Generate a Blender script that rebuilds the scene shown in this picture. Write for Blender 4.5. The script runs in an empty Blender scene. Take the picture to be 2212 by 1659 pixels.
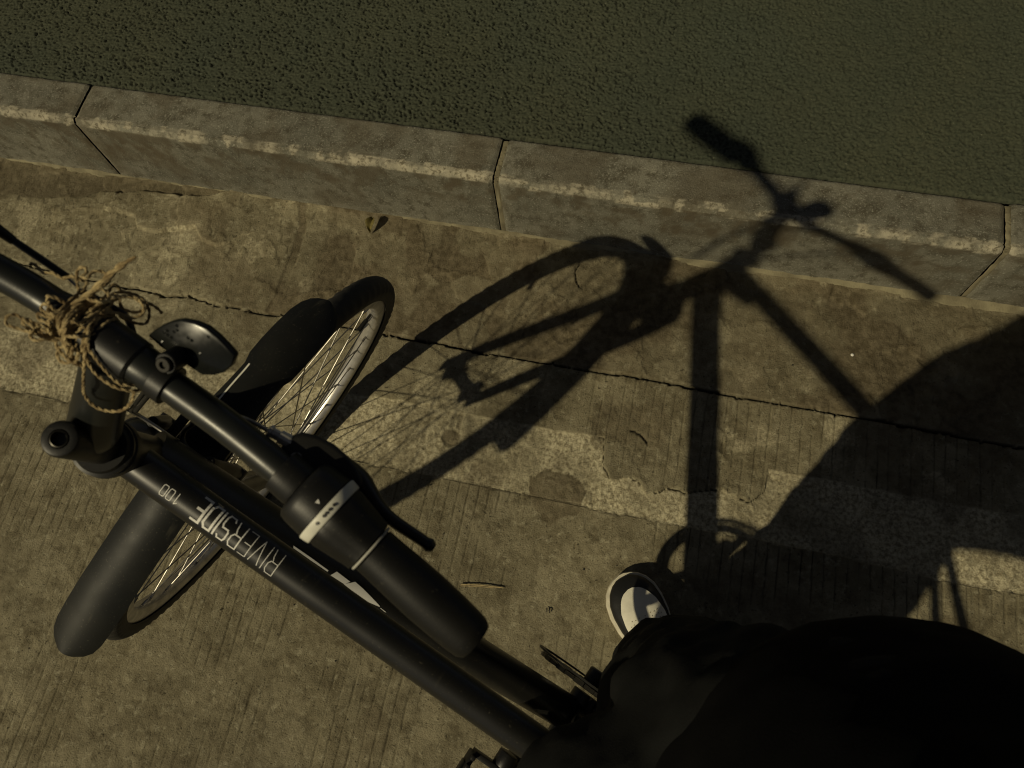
import bpy, bmesh, math, random
import numpy as np
from mathutils import Matrix, Vector

random.seed(4)
RNG = np.random.default_rng(11)
scene = bpy.context.scene
COL = scene.collection
R_ = math.radians

# ------------------------------------------------------------------ camera
FPX, NU, NV, CAM_H = 1668.62, 145.782, 647.019, 1.49974      # focal length and nadir offset in pixels of a 2212 px wide frame
_Z = -np.array([NU, -NV, -FPX]); _Z /= np.linalg.norm(_Z)
_X = np.array([1., 0, 0]) - _Z * _Z[0]; _X /= np.linalg.norm(_X)
_Y = np.cross(_Z, _X)
cam = bpy.data.cameras.new('camera')
cam.sensor_width = 36.0
cam.lens = FPX / 2212 * 36
cam.clip_start, cam.clip_end = 0.02, 600
cam.dof.use_dof = True
cam.dof.focus_distance = 1.2
cam.dof.aperture_fstop = 11.0
cam_o = bpy.data.objects.new('camera', cam)
cam_o.matrix_world = Matrix.Translation((0, 0, CAM_H)) @ Matrix(np.stack([_X, _Y, _Z], 0).tolist()).to_4x4()
# rows of the world-to-camera matrix are columns here: build explicitly
_M = np.stack([_X, _Y, _Z], 1)                 # world -> camera
cam_o.matrix_world = Matrix.Translation((0, 0, CAM_H)) @ Matrix(_M.T.tolist()).to_4x4()
COL.objects.link(cam_o)
scene.camera = cam_o

# ------------------------------------------------------------------ sky and sun
SUN_AZ, SUN_EL = 0.7167, 0.72009               # direction the light travels to (azimuth), elevation
world = bpy.data.worlds.new('World'); scene.world = world
world.use_nodes = True
wn = world.node_tree.nodes; wl = world.node_tree.links
sky = wn.new('ShaderNodeTexSky'); sky.sky_type = 'NISHITA'; sky.sun_disc = False
sky.sun_elevation = SUN_EL
sky.sun_rotation = math.pi / 2 - (SUN_AZ + math.pi)
sky.air_density = 0.3; sky.dust_density = 0.35
hsv = wn.new('ShaderNodeHueSaturation'); hsv.inputs['Saturation'].default_value = 0.35
wl.new(sky.outputs[0], hsv.inputs['Color'])
wl.new(hsv.outputs[0], wn['Background'].inputs['Color'])
wn['Background'].inputs['Strength'].default_value = 0.05
sd = bpy.data.lights.new('sun', 'SUN'); sd.energy = 5.0; sd.angle = R_(0.9); sd.color = (1.0, 0.865, 0.56)
sun = bpy.data.objects.new('sun', sd); COL.objects.link(sun)
_L = Vector((math.cos(SUN_EL) * math.cos(SUN_AZ), math.cos(SUN_EL) * math.sin(SUN_AZ), -math.sin(SUN_EL)))
sun.rotation_euler = _L.to_track_quat('-Z', 'Y').to_euler()
sun.location = (-3, -3, 4)
vs = scene.view_settings
vs.view_transform = 'Standard'; vs.look = 'None'; vs.gamma = 1.0; vs.use_curve_mapping = False
vs.exposure = -1.03
scene.cycles.max_bounces = 6
scene.cycles.filter_width = 1.1

# ------------------------------------------------------------------ materials
def mat(name, color, rough=0.6, metal=0.0, var=0.0, scale=30.0, bump=0.0, bscale=400.0, color2=None, spec=0.5, detail=6.0, coat=0.0, dust=0.0):
    m = bpy.data.materials.new(name); m.use_nodes = True
    nt = m.node_tree; N, Lk = nt.nodes, nt.links
    b = N['Principled BSDF']
    b.inputs['Roughness'].default_value = rough
    b.inputs['Metallic'].default_value = metal
    b.inputs['Specular IOR Level'].default_value = spec
    b.inputs['Coat Weight'].default_value = coat
    tc = N.new('ShaderNodeTexCoord')
    no = N.new('ShaderNodeTexNoise'); no.inputs['Scale'].default_value = scale; no.inputs['Detail'].default_value = detail
    Lk.new(tc.outputs['Object'], no.inputs['Vector'])
    mx = N.new('ShaderNodeMix'); mx.data_type = 'RGBA'
    c2 = color2 if color2 else tuple(c * (1 - var) for c in color)
    mx.inputs[6].default_value = (*color, 1); mx.inputs[7].default_value = (*c2, 1)
    cr = N.new('ShaderNodeMapRange'); cr.inputs[1].default_value = 0.35; cr.inputs[2].default_value = 0.65
    Lk.new(no.outputs['Fac'], cr.inputs[0]); Lk.new(cr.outputs[0], mx.inputs[0])
    col = mx.outputs[2]
    if dust:
        for sc, lo, hi, am, st_ in ((420, .66, .72, dust, (1, 1, 1)), (9, .5, .8, dust * .22, (1, 1, 1)), (55, .66, .73, dust * .6, (1, .08, .35))):
            mp = N.new('ShaderNodeMapping'); mp.inputs['Scale'].default_value = st_; mp.inputs['Rotation'].default_value = (.3, .2, .7) if st_[1] < 1 else (0, 0, 0)
            Lk.new(tc.outputs['Object'], mp.inputs['Vector'])
            nd = N.new('ShaderNodeTexNoise'); nd.inputs['Scale'].default_value = sc; nd.inputs['Detail'].default_value = 3; Lk.new(mp.outputs[0], nd.inputs['Vector'])
            r = N.new('ShaderNodeMapRange'); r.inputs[1].default_value = lo; r.inputs[2].default_value = hi; r.inputs[4].default_value = am; Lk.new(nd.outputs['Fac'], r.inputs[0])
            m2 = N.new('ShaderNodeMix'); m2.data_type = 'RGBA'; m2.inputs[7].default_value = (0.16, 0.145, 0.105, 1)
            Lk.new(r.outputs[0], m2.inputs[0]); Lk.new(col, m2.inputs[6]); col = m2.outputs[2]
    Lk.new(col, b.inputs['Base Color'])
    rr = N.new('ShaderNodeMapRange'); rr.inputs[3].default_value = max(rough - 0.08, 0.02); rr.inputs[4].default_value = min(rough + 0.12, 1)
    Lk.new(no.outputs['Fac'], rr.inputs[0]); Lk.new(rr.outputs[0], b.inputs['Roughness'])
    if bump:
        n2 = N.new('ShaderNodeTexNoise'); n2.inputs['Scale'].default_value = bscale; n2.inputs['Detail'].default_value = 4
        Lk.new(tc.outputs['Object'], n2.inputs['Vector'])
        bp = N.new('ShaderNodeBump'); bp.inputs['Strength'].default_value = bump; bp.inputs['Distance'].default_value = 0.002
        Lk.new(n2.outputs['Fac'], bp.inputs['Height']); Lk.new(bp.outputs[0], b.inputs['Normal'])
    return m

M = {}
M['paint'] = mat('matt_black_paint', (0.0095, 0.0095, 0.009), 0.36, 0, 0.25, 25, 0.02, 900, dust=0.22)
M['barpaint'] = mat('satin_black_paint', (0.016, 0.0175, 0.016), 0.33, 0.15, 0.25, 40, 0.03, 900)
M['plastic'] = mat('black_plastic', (0.0115, 0.0115, 0.011), 0.42, 0, 0.3, 60, 0.05, 900, spec=0.35, dust=0.18)
M['guard'] = mat('scuffed_black_plastic', (0.0100, 0.0108, 0.0098), 0.52, 0, 0.35, 35, 0.08, 700, spec=0.3, dust=0.40)
M['rubber'] = mat('black_rubber', (0.0085, 0.0085, 0.008), 0.46, 0, 0.35, 80, 0.05, 900, spec=0.3, dust=0.18)
M['tyre'] = mat('dusty_tyre_rubber', (0.012, 0.0115, 0.010), 0.75, 0, 0, 45, 0.25, 500, color2=(0.030, 0.027, 0.020))
M['alu'] = mat('brushed_aluminium', (0.62, 0.60, 0.56), 0.34, 0.65, 0.3, 60, 0.05, 500)
M['steel'] = mat('steel', (0.40, 0.38, 0.34), 0.33, 1.0, 0.4, 90)
M['dark_steel'] = mat('oily_dark_steel', (0.05, 0.047, 0.04), 0.35, 0.8, 0.4, 120)
M['white'] = mat('white_print', (0.74, 0.73, 0.68), 0.5, 0, 0.12, 60)
M['greywhite'] = mat('grey_white_plastic', (0.70, 0.69, 0.60), 0.45, 0, 0.15, 80)
M['tape'] = mat('grey_tape', (0.20, 0.21, 0.19), 0.6, 0, 0.4, 150)
M['tape2'] = mat('pale_grey_plastic', (0.45, 0.44, 0.38), 0.5, 0, 0.2, 80)
M['perf'] = mat('tan_perforation', (0.30, 0.26, 0.18), 0.8)
M['ink'] = mat('black_print', (0.03, 0.03, 0.03), 0.5)
M['reflector'] = mat('smoky_reflector_plastic', (0.011, 0.012, 0.011), 0.20, 0.0, 0.3, 200, 0.0, spec=0.22)
M['twine'] = mat('jute_twine', (0.62, 0.49, 0.25), 0.85, 0, 0, 160, 0.8, 1800, color2=(0.22, 0.15, 0.065))
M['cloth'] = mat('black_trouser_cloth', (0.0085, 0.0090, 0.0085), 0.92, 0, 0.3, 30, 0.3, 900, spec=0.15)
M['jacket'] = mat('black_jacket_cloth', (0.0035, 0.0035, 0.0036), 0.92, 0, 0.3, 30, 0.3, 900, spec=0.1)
M['white_leather'] = mat('cream_white_leather', (0.84, 0.81, 0.68), 0.45, 0, 0.12, 70, 0.15, 600)
M['sole_white'] = mat('off_white_sole_rubber', (0.74, 0.69, 0.54), 0.6, 0, 0.25, 70, 0.15, 500)
M['black_leather'] = mat('black_leather', (0.012, 0.012, 0.012), 0.5, 0, 0.3, 60, 0.2, 600)
M['skin'] = mat('skin', (0.50, 0.33, 0.24), 0.5, 0, 0.15, 40)
M['hair'] = mat('black_hair', (0.01, 0.009, 0.008), 0.5, 0, 0.3, 200, 0.4, 600)
M['straw'] = mat('dry_straw', (0.42, 0.33, 0.17), 0.8, 0, 0.3, 200)
M['leaf'] = mat('yellowed_leaf', (0.16, 0.13, 0.035), 0.7, 0, 0.4, 120)
M['chip'] = mat('white_stone_chip', (0.75, 0.74, 0.68), 0.7)
M['grit'] = mat('dark_grit', (0.03, 0.027, 0.02), 0.8)

def attr_mat(name, kind):
    """ground materials driven by per-vertex masks: 'tone' (wear, darker recesses, painted sunlit flake edges), 'coarse', 'stain'"""
    m = bpy.data.materials.new(name); m.use_nodes = True
    nt = m.node_tree; N, Lk = nt.nodes, nt.links; b = N['Principled BSDF']
    b.inputs['Roughness'].default_value = 0.88; b.inputs['Specular IOR Level'].default_value = 0.25
    tc = N.new('ShaderNodeTexCoord')
    def noise(sc, det, rough=0.55):
        n = N.new('ShaderNodeTexNoise'); n.inputs['Scale'].default_value = sc; n.inputs['Detail'].default_value = det
        n.inputs['Roughness'].default_value = rough; Lk.new(tc.outputs['Object'], n.inputs['Vector']); return n.outputs['Fac']
    def rng(x, a, c, lo=0., hi=1.):
        r = N.new('ShaderNodeMapRange'); r.inputs[1].default_value = a; r.inputs[2].default_value = c
        r.inputs[3].default_value = lo; r.inputs[4].default_value = hi; Lk.new(x, r.inputs[0]); return r.outputs[0]
    def mix(f, A, B, mode='MIX'):
        x = N.new('ShaderNodeMix'); x.data_type = 'RGBA'; x.blend_type = mode
        if isinstance(f, float): x.inputs[0].default_value = f
        else: Lk.new(f, x.inputs[0])
        for s, v in ((6, A), (7, B)):
            if isinstance(v, tuple): x.inputs[s].default_value = (*v, 1)
            else: Lk.new(v, x.inputs[s])
        return x.outputs[2]
    def attr(n):
        a = N.new('ShaderNodeAttribute'); a.attribute_name = n; return a.outputs['Fac']
    if kind == 'concrete':
        c = mix(rng(noise(5, 9, .62), .36, .64), (0.270, 0.242, 0.160), (0.172, 0.150, 0.094))
        c = mix(rng(noise(26, 9, .70), .45, .66), c, (0.118, 0.100, 0.060))
        c = mix(rng(noise(60, 8, .68), .54, .70), c, (0.335, 0.310, 0.215))
        c = mix(rng(noise(170, 5, .6), .60, .68), c, (0.060, 0.051, 0.032))
        cc = mix(rng(noise(150, 6, .66), .38, .60), (0.225, 0.195, 0.122), (0.56, 0.51, 0.355))
        c = mix(attr('coarse'), c, cc)
        c = mix(attr('stain'), c, mix(rng(noise(55, 8, .66), .4, .62), (0.095, 0.077, 0.045), (0.165, 0.138, 0.088)))
        bumpf = noise(300, 8, .72); bstr, bdist = .9, .0032
    elif kind == 'asphalt':
        c = mix(rng(noise(3.0, 5), .35, .65), (0.041, 0.048, 0.034), (0.049, 0.053, 0.034))
        c = mix(rng(noise(170, 4, .6), .50, .68), c, (0.026, 0.032, 0.021))
        c = mix(rng(noise(200, 3), .72, .75), c, (0.17, 0.17, 0.125))
        bumpf = noise(520, 6, .7); bstr, bdist = .45, .0020
    else:
        c = mix(rng(noise(9, 8), .35, .65), (0.198, 0.190, 0.148), (0.138, 0.134, 0.104))
        c = mix(rng(noise(34, 9, .72), .47, .62), c, (0.088, 0.080, 0.056))
        c = mix(rng(noise(210, 5, .65), .54, .68), c, (0.30, 0.29, 0.235))
        c = mix(attr('coarse'), c, mix(rng(noise(110, 6, .65), .36, .52), (0.125, 0.108, 0.07), (0.42, 0.385, 0.29)))
        c = mix(attr('stain'), c, (0.105, 0.088, 0.058))
        bumpf = noise(320, 8, .7); bstr, bdist = .9, .003
    t = N.new('ShaderNodeMath'); t.operation = 'ADD'; t.inputs[1].default_value = 1.0; Lk.new(attr('tone'), t.inputs[0])
    v = N.new('ShaderNodeVectorMath'); v.operation = 'SCALE'; Lk.new(c, v.inputs[0]); Lk.new(t.outputs[0], v.inputs['Scale'])
    Lk.new(v.outputs[0], b.inputs['Base Color'])
    bp = N.new('ShaderNodeBump'); bp.inputs['Strength'].default_value = bstr; bp.inputs['Distance'].default_value = bdist
    Lk.new(bumpf, bp.inputs['Height']); Lk.new(bp.outputs[0], b.inputs['Normal'])
    return m
M['concrete'] = attr_mat('worn_concrete', 'concrete')
M['asphalt'] = attr_mat('green_asphalt', 'asphalt')
M['kerbstone'] = attr_mat('kerb_stone_grey', 'kerb')
M['mortar'] = mat('yellowish_mortar', (0.235, 0.210, 0.130), 0.9, 0, 0.5, 25, 0.7, 300, color2=(0.135, 0.117, 0.072))

# ------------------------------------------------------------------ mesh helpers
class MB:
    def __init__(s): s.v = []; s.f = []; s.n = 0
    def add(s, V, F):
        V = np.asarray(V, float); s.v.append(V)
        s.f += [tuple(int(i) + s.n for i in f) for f in F]; s.n += len(V)
    def grid(s, V, closed_u=False, closed_v=False, flip=False):
        """V[nu, nv, 3]"""
        nu, nv = V.shape[:2]; F = []
        for i in range(nu if closed_u else nu - 1):
            for j in range(nv if closed_v else nv - 1):
                a, b = i * nv + j, i * nv + (j + 1) % nv
                c, d = ((i + 1) % nu) * nv + (j + 1) % nv, ((i + 1) % nu) * nv + j
                F.append((a, d, c, b) if flip else (a, b, c, d))
        s.add(V.reshape(-1, 3), F)
    def tube(s, pts, rad, n=16, caps=True, up=None):
        P = np.asarray(pts, float); k = len(P)
        rad = np.full(k, float(rad)) if np.isscalar(rad) else np.asarray(rad, float)
        T = np.gradient(P, axis=0); T /= np.linalg.norm(T, axis=1)[:, None] + 1e-12
        a = np.array([0, 0, 1.]) if abs(T[0][2]) < .9 else np.array([1., 0, 0])
        if up is not None: a = np.asarray(up, float)
        x = np.cross(a, T[0]); x /= np.linalg.norm(x); th = np.linspace(0, 2 * np.pi, n, endpoint=False)
        rings = []
        for i in range(k):
            x = x - T[i] * (x @ T[i]); x /= np.linalg.norm(x); y = np.cross(T[i], x)
            rings.append(P[i] + rad[i] * (np.cos(th)[:, None] * x + np.sin(th)[:, None] * y))
        base = s.n; s.grid(np.array(rings), closed_v=True)
        if caps:
            s.f.append(tuple(base + j for j in range(n)))
            s.f.append(tuple(base + (k - 1) * n + j for j in range(n - 1, -1, -1)))
    def lathe(s, prof, o, ax, n=28, flute=0, famp=0.0):
        """prof: list of (distance along axis, radius)"""
        ax = np.asarray(ax, float); ax = ax / np.linalg.norm(ax)
        a = np.array([0, 0, 1.]) if abs(ax[2]) < .9 else np.array([1., 0, 0])
        x = np.cross(a, ax); x /= np.linalg.norm(x); y = np.cross(ax, x)
        th = np.linspace(0, 2 * np.pi, n, endpoint=False)
        w = 1 + famp * np.sign(np.sin(flute * th)) if flute else np.ones(n)
        V = np.array([np.asarray(o) + t * ax + r * w[:, None] * (np.cos(th)[:, None] * x + np.sin(th)[:, None] * y) for t, r in prof])
        base = s.n; s.grid(V, closed_v=True)
        s.f.append(tuple(base + j for j in range(n)))
        s.f.append(tuple(base + (len(prof) - 1) * n + j for j in range(n - 1, -1, -1)))
    def prism(s, poly, h0, h1, fn):
        """2D outline extruded h0..h1 through fn(u, v, h) -> 3D"""
        k = len(poly)
        V = [fn(u, v, h0) for u, v in poly] + [fn(u, v, h1) for u, v in poly]
        F = [tuple(range(k - 1, -1, -1)), tuple(range(k, 2 * k))] + [(i, (i + 1) % k, k + (i + 1) % k, k + i) for i in range(k)]
        s.add(V, F)
    def box(s, c, ex, ey, ez):
        c, ex, ey, ez = (np.asarray(q, float) for q in (c, ex, ey, ez))
        V = [c + a * ex + b * ey + d * ez for d in (-1, 1) for b in (-1, 1) for a in (-1, 1)]
        s.add(V, [(0, 2, 3, 1), (4, 5, 7, 6), (0, 1, 5, 4), (2, 6, 7, 3), (0, 4, 6, 2), (1, 3, 7, 5)])
    def mesh(s, name, m, smooth=True, bevel=0.0, weld=True, seg=2):
        me = bpy.data.meshes.new(name)
        V = np.concatenate(s.v) if s.v else np.zeros((0, 3))
        me.from_pydata(V.tolist(), [], s.f)
        bm = bmesh.new(); bm.from_mesh(me)
        if weld: bmesh.ops.remove_doubles(bm, verts=bm.verts, dist=1e-6)
        bmesh.ops.recalc_face_normals(bm, faces=bm.faces)
        if bevel:
            ed = [e for e in bm.edges if len(e.link_faces) == 2 and e.calc_face_angle(0) > 0.6]
            bmesh.ops.bevel(bm, geom=ed, offset=bevel, segments=seg, affect='EDGES', profile=0.5, clamp_overlap=True)
        for f in bm.faces: f.smooth = smooth
        for e in bm.edges: e.smooth = not (len(e.link_faces) == 2 and e.calc_face_angle(0) > R_(38))
        bm.to_mesh(me); bm.free()
        me.materials.append(m)
        return me
    def obj(s, name, m, parent=None, matrix=None, **kw):
        return link(name, s.mesh(name, m, **kw), parent, matrix)

def link(name, me, parent=None, matrix=None):
    o = bpy.data.objects.new(name, me); COL.objects.link(o)
    if parent is not None: o.parent = parent
    if matrix is not None: o.matrix_local = matrix
    return o
def empty(name, matrix=None):
    o = bpy.data.objects.new(name, None); o.empty_display_size = .1; COL.objects.link(o)
    if matrix is not None: o.matrix_world = matrix
    return o
def tag(o, label, cat, group=None, kind=None):
    if label: o['label'] = label
    if cat: o['category'] = cat
    if group: o['group'] = group
    if kind: o['kind'] = kind
    return o
def smooth_path(pts, n=8):
    P = np.asarray(pts, float); Q = np.vstack([2 * P[0] - P[1], P, 2 * P[-1] - P[-2]]); out = []
    for i in range(1, len(Q) - 2):
        for t in np.linspace(0, 1, n, endpoint=False):
            a, b, c, d = Q[i - 1], Q[i], Q[i + 1], Q[i + 2]
            out.append(.5 * (2 * b + (c - a) * t + (2 * a - 5 * b + 4 * c - d) * t * t + (3 * b - a - 3 * c + d) * t ** 3))
    out.append(P[-1]); return np.array(out)

# ------------------------------------------------------------------ numpy noise
def vnoise(x, y, seed=0):
    r = np.random.default_rng(seed).random((256, 256))
    xi, yi = np.floor(x).astype(int), np.floor(y).astype(int); fx, fy = x - xi, y - yi
    fx, fy = fx * fx * (3 - 2 * fx), fy * fy * (3 - 2 * fy)
    g = lambda i, j: r[(xi + i) & 255, (yi + j) & 255]
    return (g(0, 0) * (1 - fx) + g(1, 0) * fx) * (1 - fy) + (g(0, 1) * (1 - fx) + g(1, 1) * fx) * fy
def fbm(x, y, sc, octs=4, seed=0):
    t, a, w = 0, .5, 0
    for k in range(octs):
        t = t + a * vnoise(x * sc + 17.3 * k, y * sc + 5.1 * k, seed + k); w += a; a *= .5; sc *= 2.03
    return t / w - .5
def sstep(x, a, b):
    t = np.clip((x - a) / (b - a), 0, 1); return t * t * (3 - 2 * t)
def seg_dist(S, N, pts):
    d = np.full(S.shape, 9.)
    for (a, b), (c, e) in zip(pts[:-1], pts[1:]):
        ux, uy = c - a, e - b; L2 = ux * ux + uy * uy + 1e-12
        t = np.clip(((S - a) * ux + (N - b) * uy) / L2, 0, 1)
        d = np.minimum(d, np.hypot(S - a - t * ux, N - b - t * uy))
    return d
def in_poly(S, N, pts):
    c = np.zeros(S.shape, bool); k = len(pts)
    for i in range(k):
        (x1, y1), (x2, y2) = pts[i], pts[(i + 1) % k]
        hit = ((y1 > N) != (y2 > N)) & (S < (x2 - x1) * (N - y1) / (y2 - y1 + 1e-12) + x1); c ^= hit
    return c
def height_mesh(name, S, N, Zh, attrs, m, keep=None):
    nu, nv = S.shape
    co = np.stack([S, N, Zh], -1).reshape(-1, 3).astype(np.float32)
    idx = np.arange(nu * nv).reshape(nu, nv)
    q = np.stack([idx[:-1, :-1], idx[1:, :-1], idx[1:, 1:], idx[:-1, 1:]], -1).reshape(-1, 4)
    if keep is not None:
        q = q[keep.reshape(-1)]
        used = np.unique(q); remap = np.full(nu * nv, -1); remap[used] = np.arange(len(used)); q = remap[q]; co = co[used]
    else: used = np.arange(nu * nv)
    me = bpy.data.meshes.new(name)
    me.vertices.add(len(co)); me.vertices.foreach_set('co', co.ravel())
    me.loops.add(q.size); me.loops.foreach_set('vertex_index', q.ravel().astype(np.int32))
    me.polygons.add(len(q)); me.polygons.foreach_set('loop_start', (np.arange(len(q)) * 4).astype(np.int32))
    me.polygons.foreach_set('use_smooth', np.ones(len(q), bool))
    for k, a in attrs.items():
        at = me.attributes.new(k, 'FLOAT', 'POINT'); at.data.foreach_set('value', a.reshape(-1)[used].astype(np.float32))
    me.materials.append(m); me.update(calc_edges=True); me.validate()
    return me

# ------------------------------------------------------------------ ground: frame (s along kerb, n towards the cycle path)
KANG, KOFF, KH, KW = -0.21919, 0.89766, 0.19495, 0.10858
GM = Matrix.Rotation(KANG, 4, 'Z')
def gw(s, n, z=0.0): return GM @ Vector((s, n, z))

CRACK = [(-4.0, .63), (-1.80, 0.623), (-1.5147, 0.6254), (-1.1911, 0.6094), (-1.1355, 0.6084), (-1.1016, 0.6079), (-1.071, 0.6048), (-1.0166, 0.6145), (-0.9807, 0.6072), (-0.9466, 0.6036), (-0.8857, 0.604), (-0.8249, 0.6024), (-0.7752, 0.6103), (-0.6861, 0.6069), (-0.5992, 0.6056), (-0.5434, 0.6044), (-0.4776, 0.6042), (-0.4167, 0.6053), (-0.352, 0.6031), (-0.321, 0.5989), (-0.2698, 0.6024), (-0.2073, 0.6022), (-0.1528, 0.6026), (-0.0989, 0.603), (-0.0631, 0.602), (-0.0107, 0.6061), (0.0385, 0.6058), (0.0768, 0.6055), (0.1285, 0.6051), (0.1632, 0.6045), (0.2378, 0.601), (0.3042, 0.6019), (0.3567, 0.6029), (0.4282, 0.6023), (0.4985, 0.6034), (0.5461, 0.6013), (0.6242, 0.5997), (0.6858, 0.5979), (0.7501, 0.5968), (1.0, .599), (4.0, .601)]
JOINT = [(-0.83, 0.90), (-0.8122, 0.8408), (-0.8075, 0.7635), (-0.8084, 0.6438), (-0.817, 0.6121)]
LINEA = [(-1.8, .4571), (-0.6384, 0.4571), (-0.417, 0.4634), (-0.3685, 0.4613), (-0.267, 0.4621), (-0.1249, 0.462), (-0.0388, 0.4661), (-0.0332, 0.4347), (-0.03, 0.4069), (-0.0102, 0.381), (0.0247, 0.3932), (0.0437, 0.3901), (0.0624, 0.3663), (0.1084, 0.3893), (0.1352, 0.3862), (0.2047, 0.4055), (0.2279, 0.4), (0.2545, 0.3919), (0.2835, 0.4181), (0.2839, 0.4455), (0.285, 0.4617), (0.3682, 0.4641), (0.4687, 0.4624), (0.5791, 0.4614), (0.7494, 0.4636), (1.0, .463)]
LINEB = [(-1.8, .32), (-0.6976, 0.32), (-0.4826, 0.3164), (-0.3247, 0.3176), (-0.1682, 0.3194), (-0.0591, 0.3175), (0.0702, 0.317), (0.1381, 0.3193), (0.4258, 0.3223), (0.6148, 0.3127), (0.7485, 0.3171), (1., .317)]
FLAKE1 = [(-1.3101, 0.7956), (-1.2751, 0.799), (-1.2218, 0.791), (-1.2064, 0.7649), (-1.1592, 0.7587), (-1.0653, 0.7888), (-1.0353, 0.7565), (-0.9938, 0.7497), (-0.9727, 0.7625), (-0.9589, 0.7834), (-0.9215, 0.7991)]
FLAKE2 = [(-1.75, .795), (-1.6012, 0.7969), (-1.4888, 0.8004), (-1.3866, 0.8221), (-1.3409, 0.8445), (-1.2959, 0.8469), (-1.2293, 0.8627), (-1.167, 0.8656), (-1.1304, 0.8642), (-1.0632, 0.8753), (-1.0015, 0.905)]
DARKPATCH = [(-0.4914, 0.8325), (-0.4196, 0.8808), (-0.3788, 0.843), (-0.3424, 0.7708), (-0.3948, 0.7789), (-0.4485, 0.7435), (-0.4998, 0.7735)]
BLOTCH = [(-0.1743, 0.3638), (-0.1233, 0.3847), (-0.081, 0.379), (-0.0518, 0.35), (-0.0586, 0.2972), (-0.1212, 0.2742), (-0.1536, 0.3155)]
CRK2 = [(0.012, 0.4906), (0.0297, 0.4868), (0.0476, 0.4705)]
CRK3 = [(-0.1602, 0.8502), (-0.1672, 0.8274), (-0.1588, 0.8032), (-0.151, 0.7919)]
ip = lambda S, pl: np.interp(S, [a for a, b in pl], [b for a, b in pl])

road = empty('road', GM); road['kind'] = 'structure'
S0, S1, N0, N1 = -3.4, 2.6, -1.7, KOFF          # fine in view, coarser further out
gs = np.concatenate([np.arange(S0, -1.72, .013), np.arange(-1.72, .92, .0018), np.linspace(.92, S1, 130)])
gn = np.concatenate([np.arange(N0, -.41, .014), np.linspace(-.41, N1, 386)])
S, N = np.meshgrid(gs, gn, indexing='ij')
ws = S + .006 * fbm(S, N, 60, 3, 3); wnn = N + .006 * fbm(S, N, 60, 3, 9)
nA, nB, nC = ip(ws, LINEA), ip(ws, LINEB), ip(S, CRACK)
band = sstep(nA - wnn, -.001, .0015) * sstep(wnn - nB, -.001, .0015)
rows = [(sstep(N - nC, -.001, .001)), ]
kerbside = rows[0]
lower = sstep(nB - wnn, -.001, .0015)
midslab = 1 - np.clip(band + lower + kerbside, 0, 1)
patchy = sstep(fbm(S, N, 9, 5, 21), .02, .10)
z = .0030 * fbm(S, N, 4, 4, 1) + .0022 * fbm(S, N, 30, 4, 2) + .0020 * fbm(S, N, 120, 3, 5)
z += kerbside * .0015 - band * (.0028 + .0035 * fbm(S, N, 130, 4, 31))
# broomed grooves across the slab
sk = S + .010 * (N - .2) + .005 * fbm(S, N, 9, 2, 41) + .0022 * fbm(S, N, 70, 3, 42)
ph = np.abs(((sk / .0208) % 1) - .5) * .0208
inview = sstep(S, -1.76, -1.70) * (1 - sstep(S, .90, .95)) * sstep(N, -.44, -.40)
gfade = inview * np.clip(sstep(fbm(S, N, 6, 3, 43), -.13, .10), 0, 1) * np.clip(-.05 + 1.7 * (fbm(S, N * .3, 60, 4, 47) + .5) * .8 + .8 * fbm(S, N, 45, 3, 48), 0, 1.2)
groove = (1 - sstep(ph + .0008 * fbm(S, N, 150, 2, 49), .0006, .0017)) * gfade * (lower * 1.0 + midslab * .75 * sstep(S, -.5, .1))
z -= .0030 * groove
# cracks and joints
jit = .0048 * fbm(S, N, 110, 3, 51) + .0030 * fbm(S, N, 40, 3, 53)
wcr = .0017 + .0034 * np.clip(fbm(S, N, 12, 3, 55) + .15, 0, 1)
dcr = np.abs(seg_dist(S, N + jit, CRACK))
crack = (1 - sstep(dcr, wcr * .5, wcr * 1.15)); z -= .014 * crack
for pl, w, dp in ((CRK2, .0010, .008), (CRK3, .0008, .006)):
    k = 1 - sstep(seg_dist(S, N + jit, pl), w, w * 2); z -= dp * k; crack = np.maximum(crack, k)
edgecr = (1 - sstep(np.abs(wnn - nA), .0007, .0021)) * sstep(S, -.06, -.03) * (1 - sstep(S, .29, .30)) * (fbm(S, N, 25, 3, 57) > -.08)
z -= .007 * edgecr
dj = seg_dist(ws, wnn, JOINT)
joint = 1 - sstep(dj, .006 + .004 * fbm(S, N, 30, 2, 61), .013); z -= .0022 * joint * kerbside
# flaking skim coat near the kerb
inF = (ws > -1.75) & (ws < -.9)
f1 = np.where((ws > -1.31) & (ws < -.9215), ip(ws, FLAKE1), .79); f2 = ip(ws, FLAKE2)
flake = sstep(wnn - f1, -.0008, .0012) * sstep(f2 - wnn, -.0008, .0012) * (ws < -.93)
flake = flake * (1 - sstep(ws, -1.03, -.935)) * np.where(ws < -1.31, sstep(ws, -1.42, -1.31) * .4, 1)
z += .0095 * flake
below = kerbside * sstep(f1 - wnn, -.0008, .0012) * (ws < -.93)
z += .0012 * below * sstep(fbm(S, N, 11, 4, 67), -.02, .06)
dark = in_poly(ws, wnn, DARKPATCH).astype(float); blot = in_poly(S + .03 * fbm(S, N, 25, 4, 71), N + .03 * fbm(S, N, 25, 4, 73), BLOTCH).astype(float)
z -= .0016 * dark
spot = 1 - sstep(np.hypot(ws + .3453, wnn - .4059), .017, .021); z -= .003 * spot
strip = (1 - sstep(seg_dist(S, N, [(-.3353, .4602), (-.3340, .4083)]), .003, .006)); z -= .0015 * strip
curve = 1 - sstep(np.abs(seg_dist(S, N, [(-.62, .428), (-.574, .3987), (-.5425, .3935), (-.505, .42)]) - .0), .002, .005)
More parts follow.
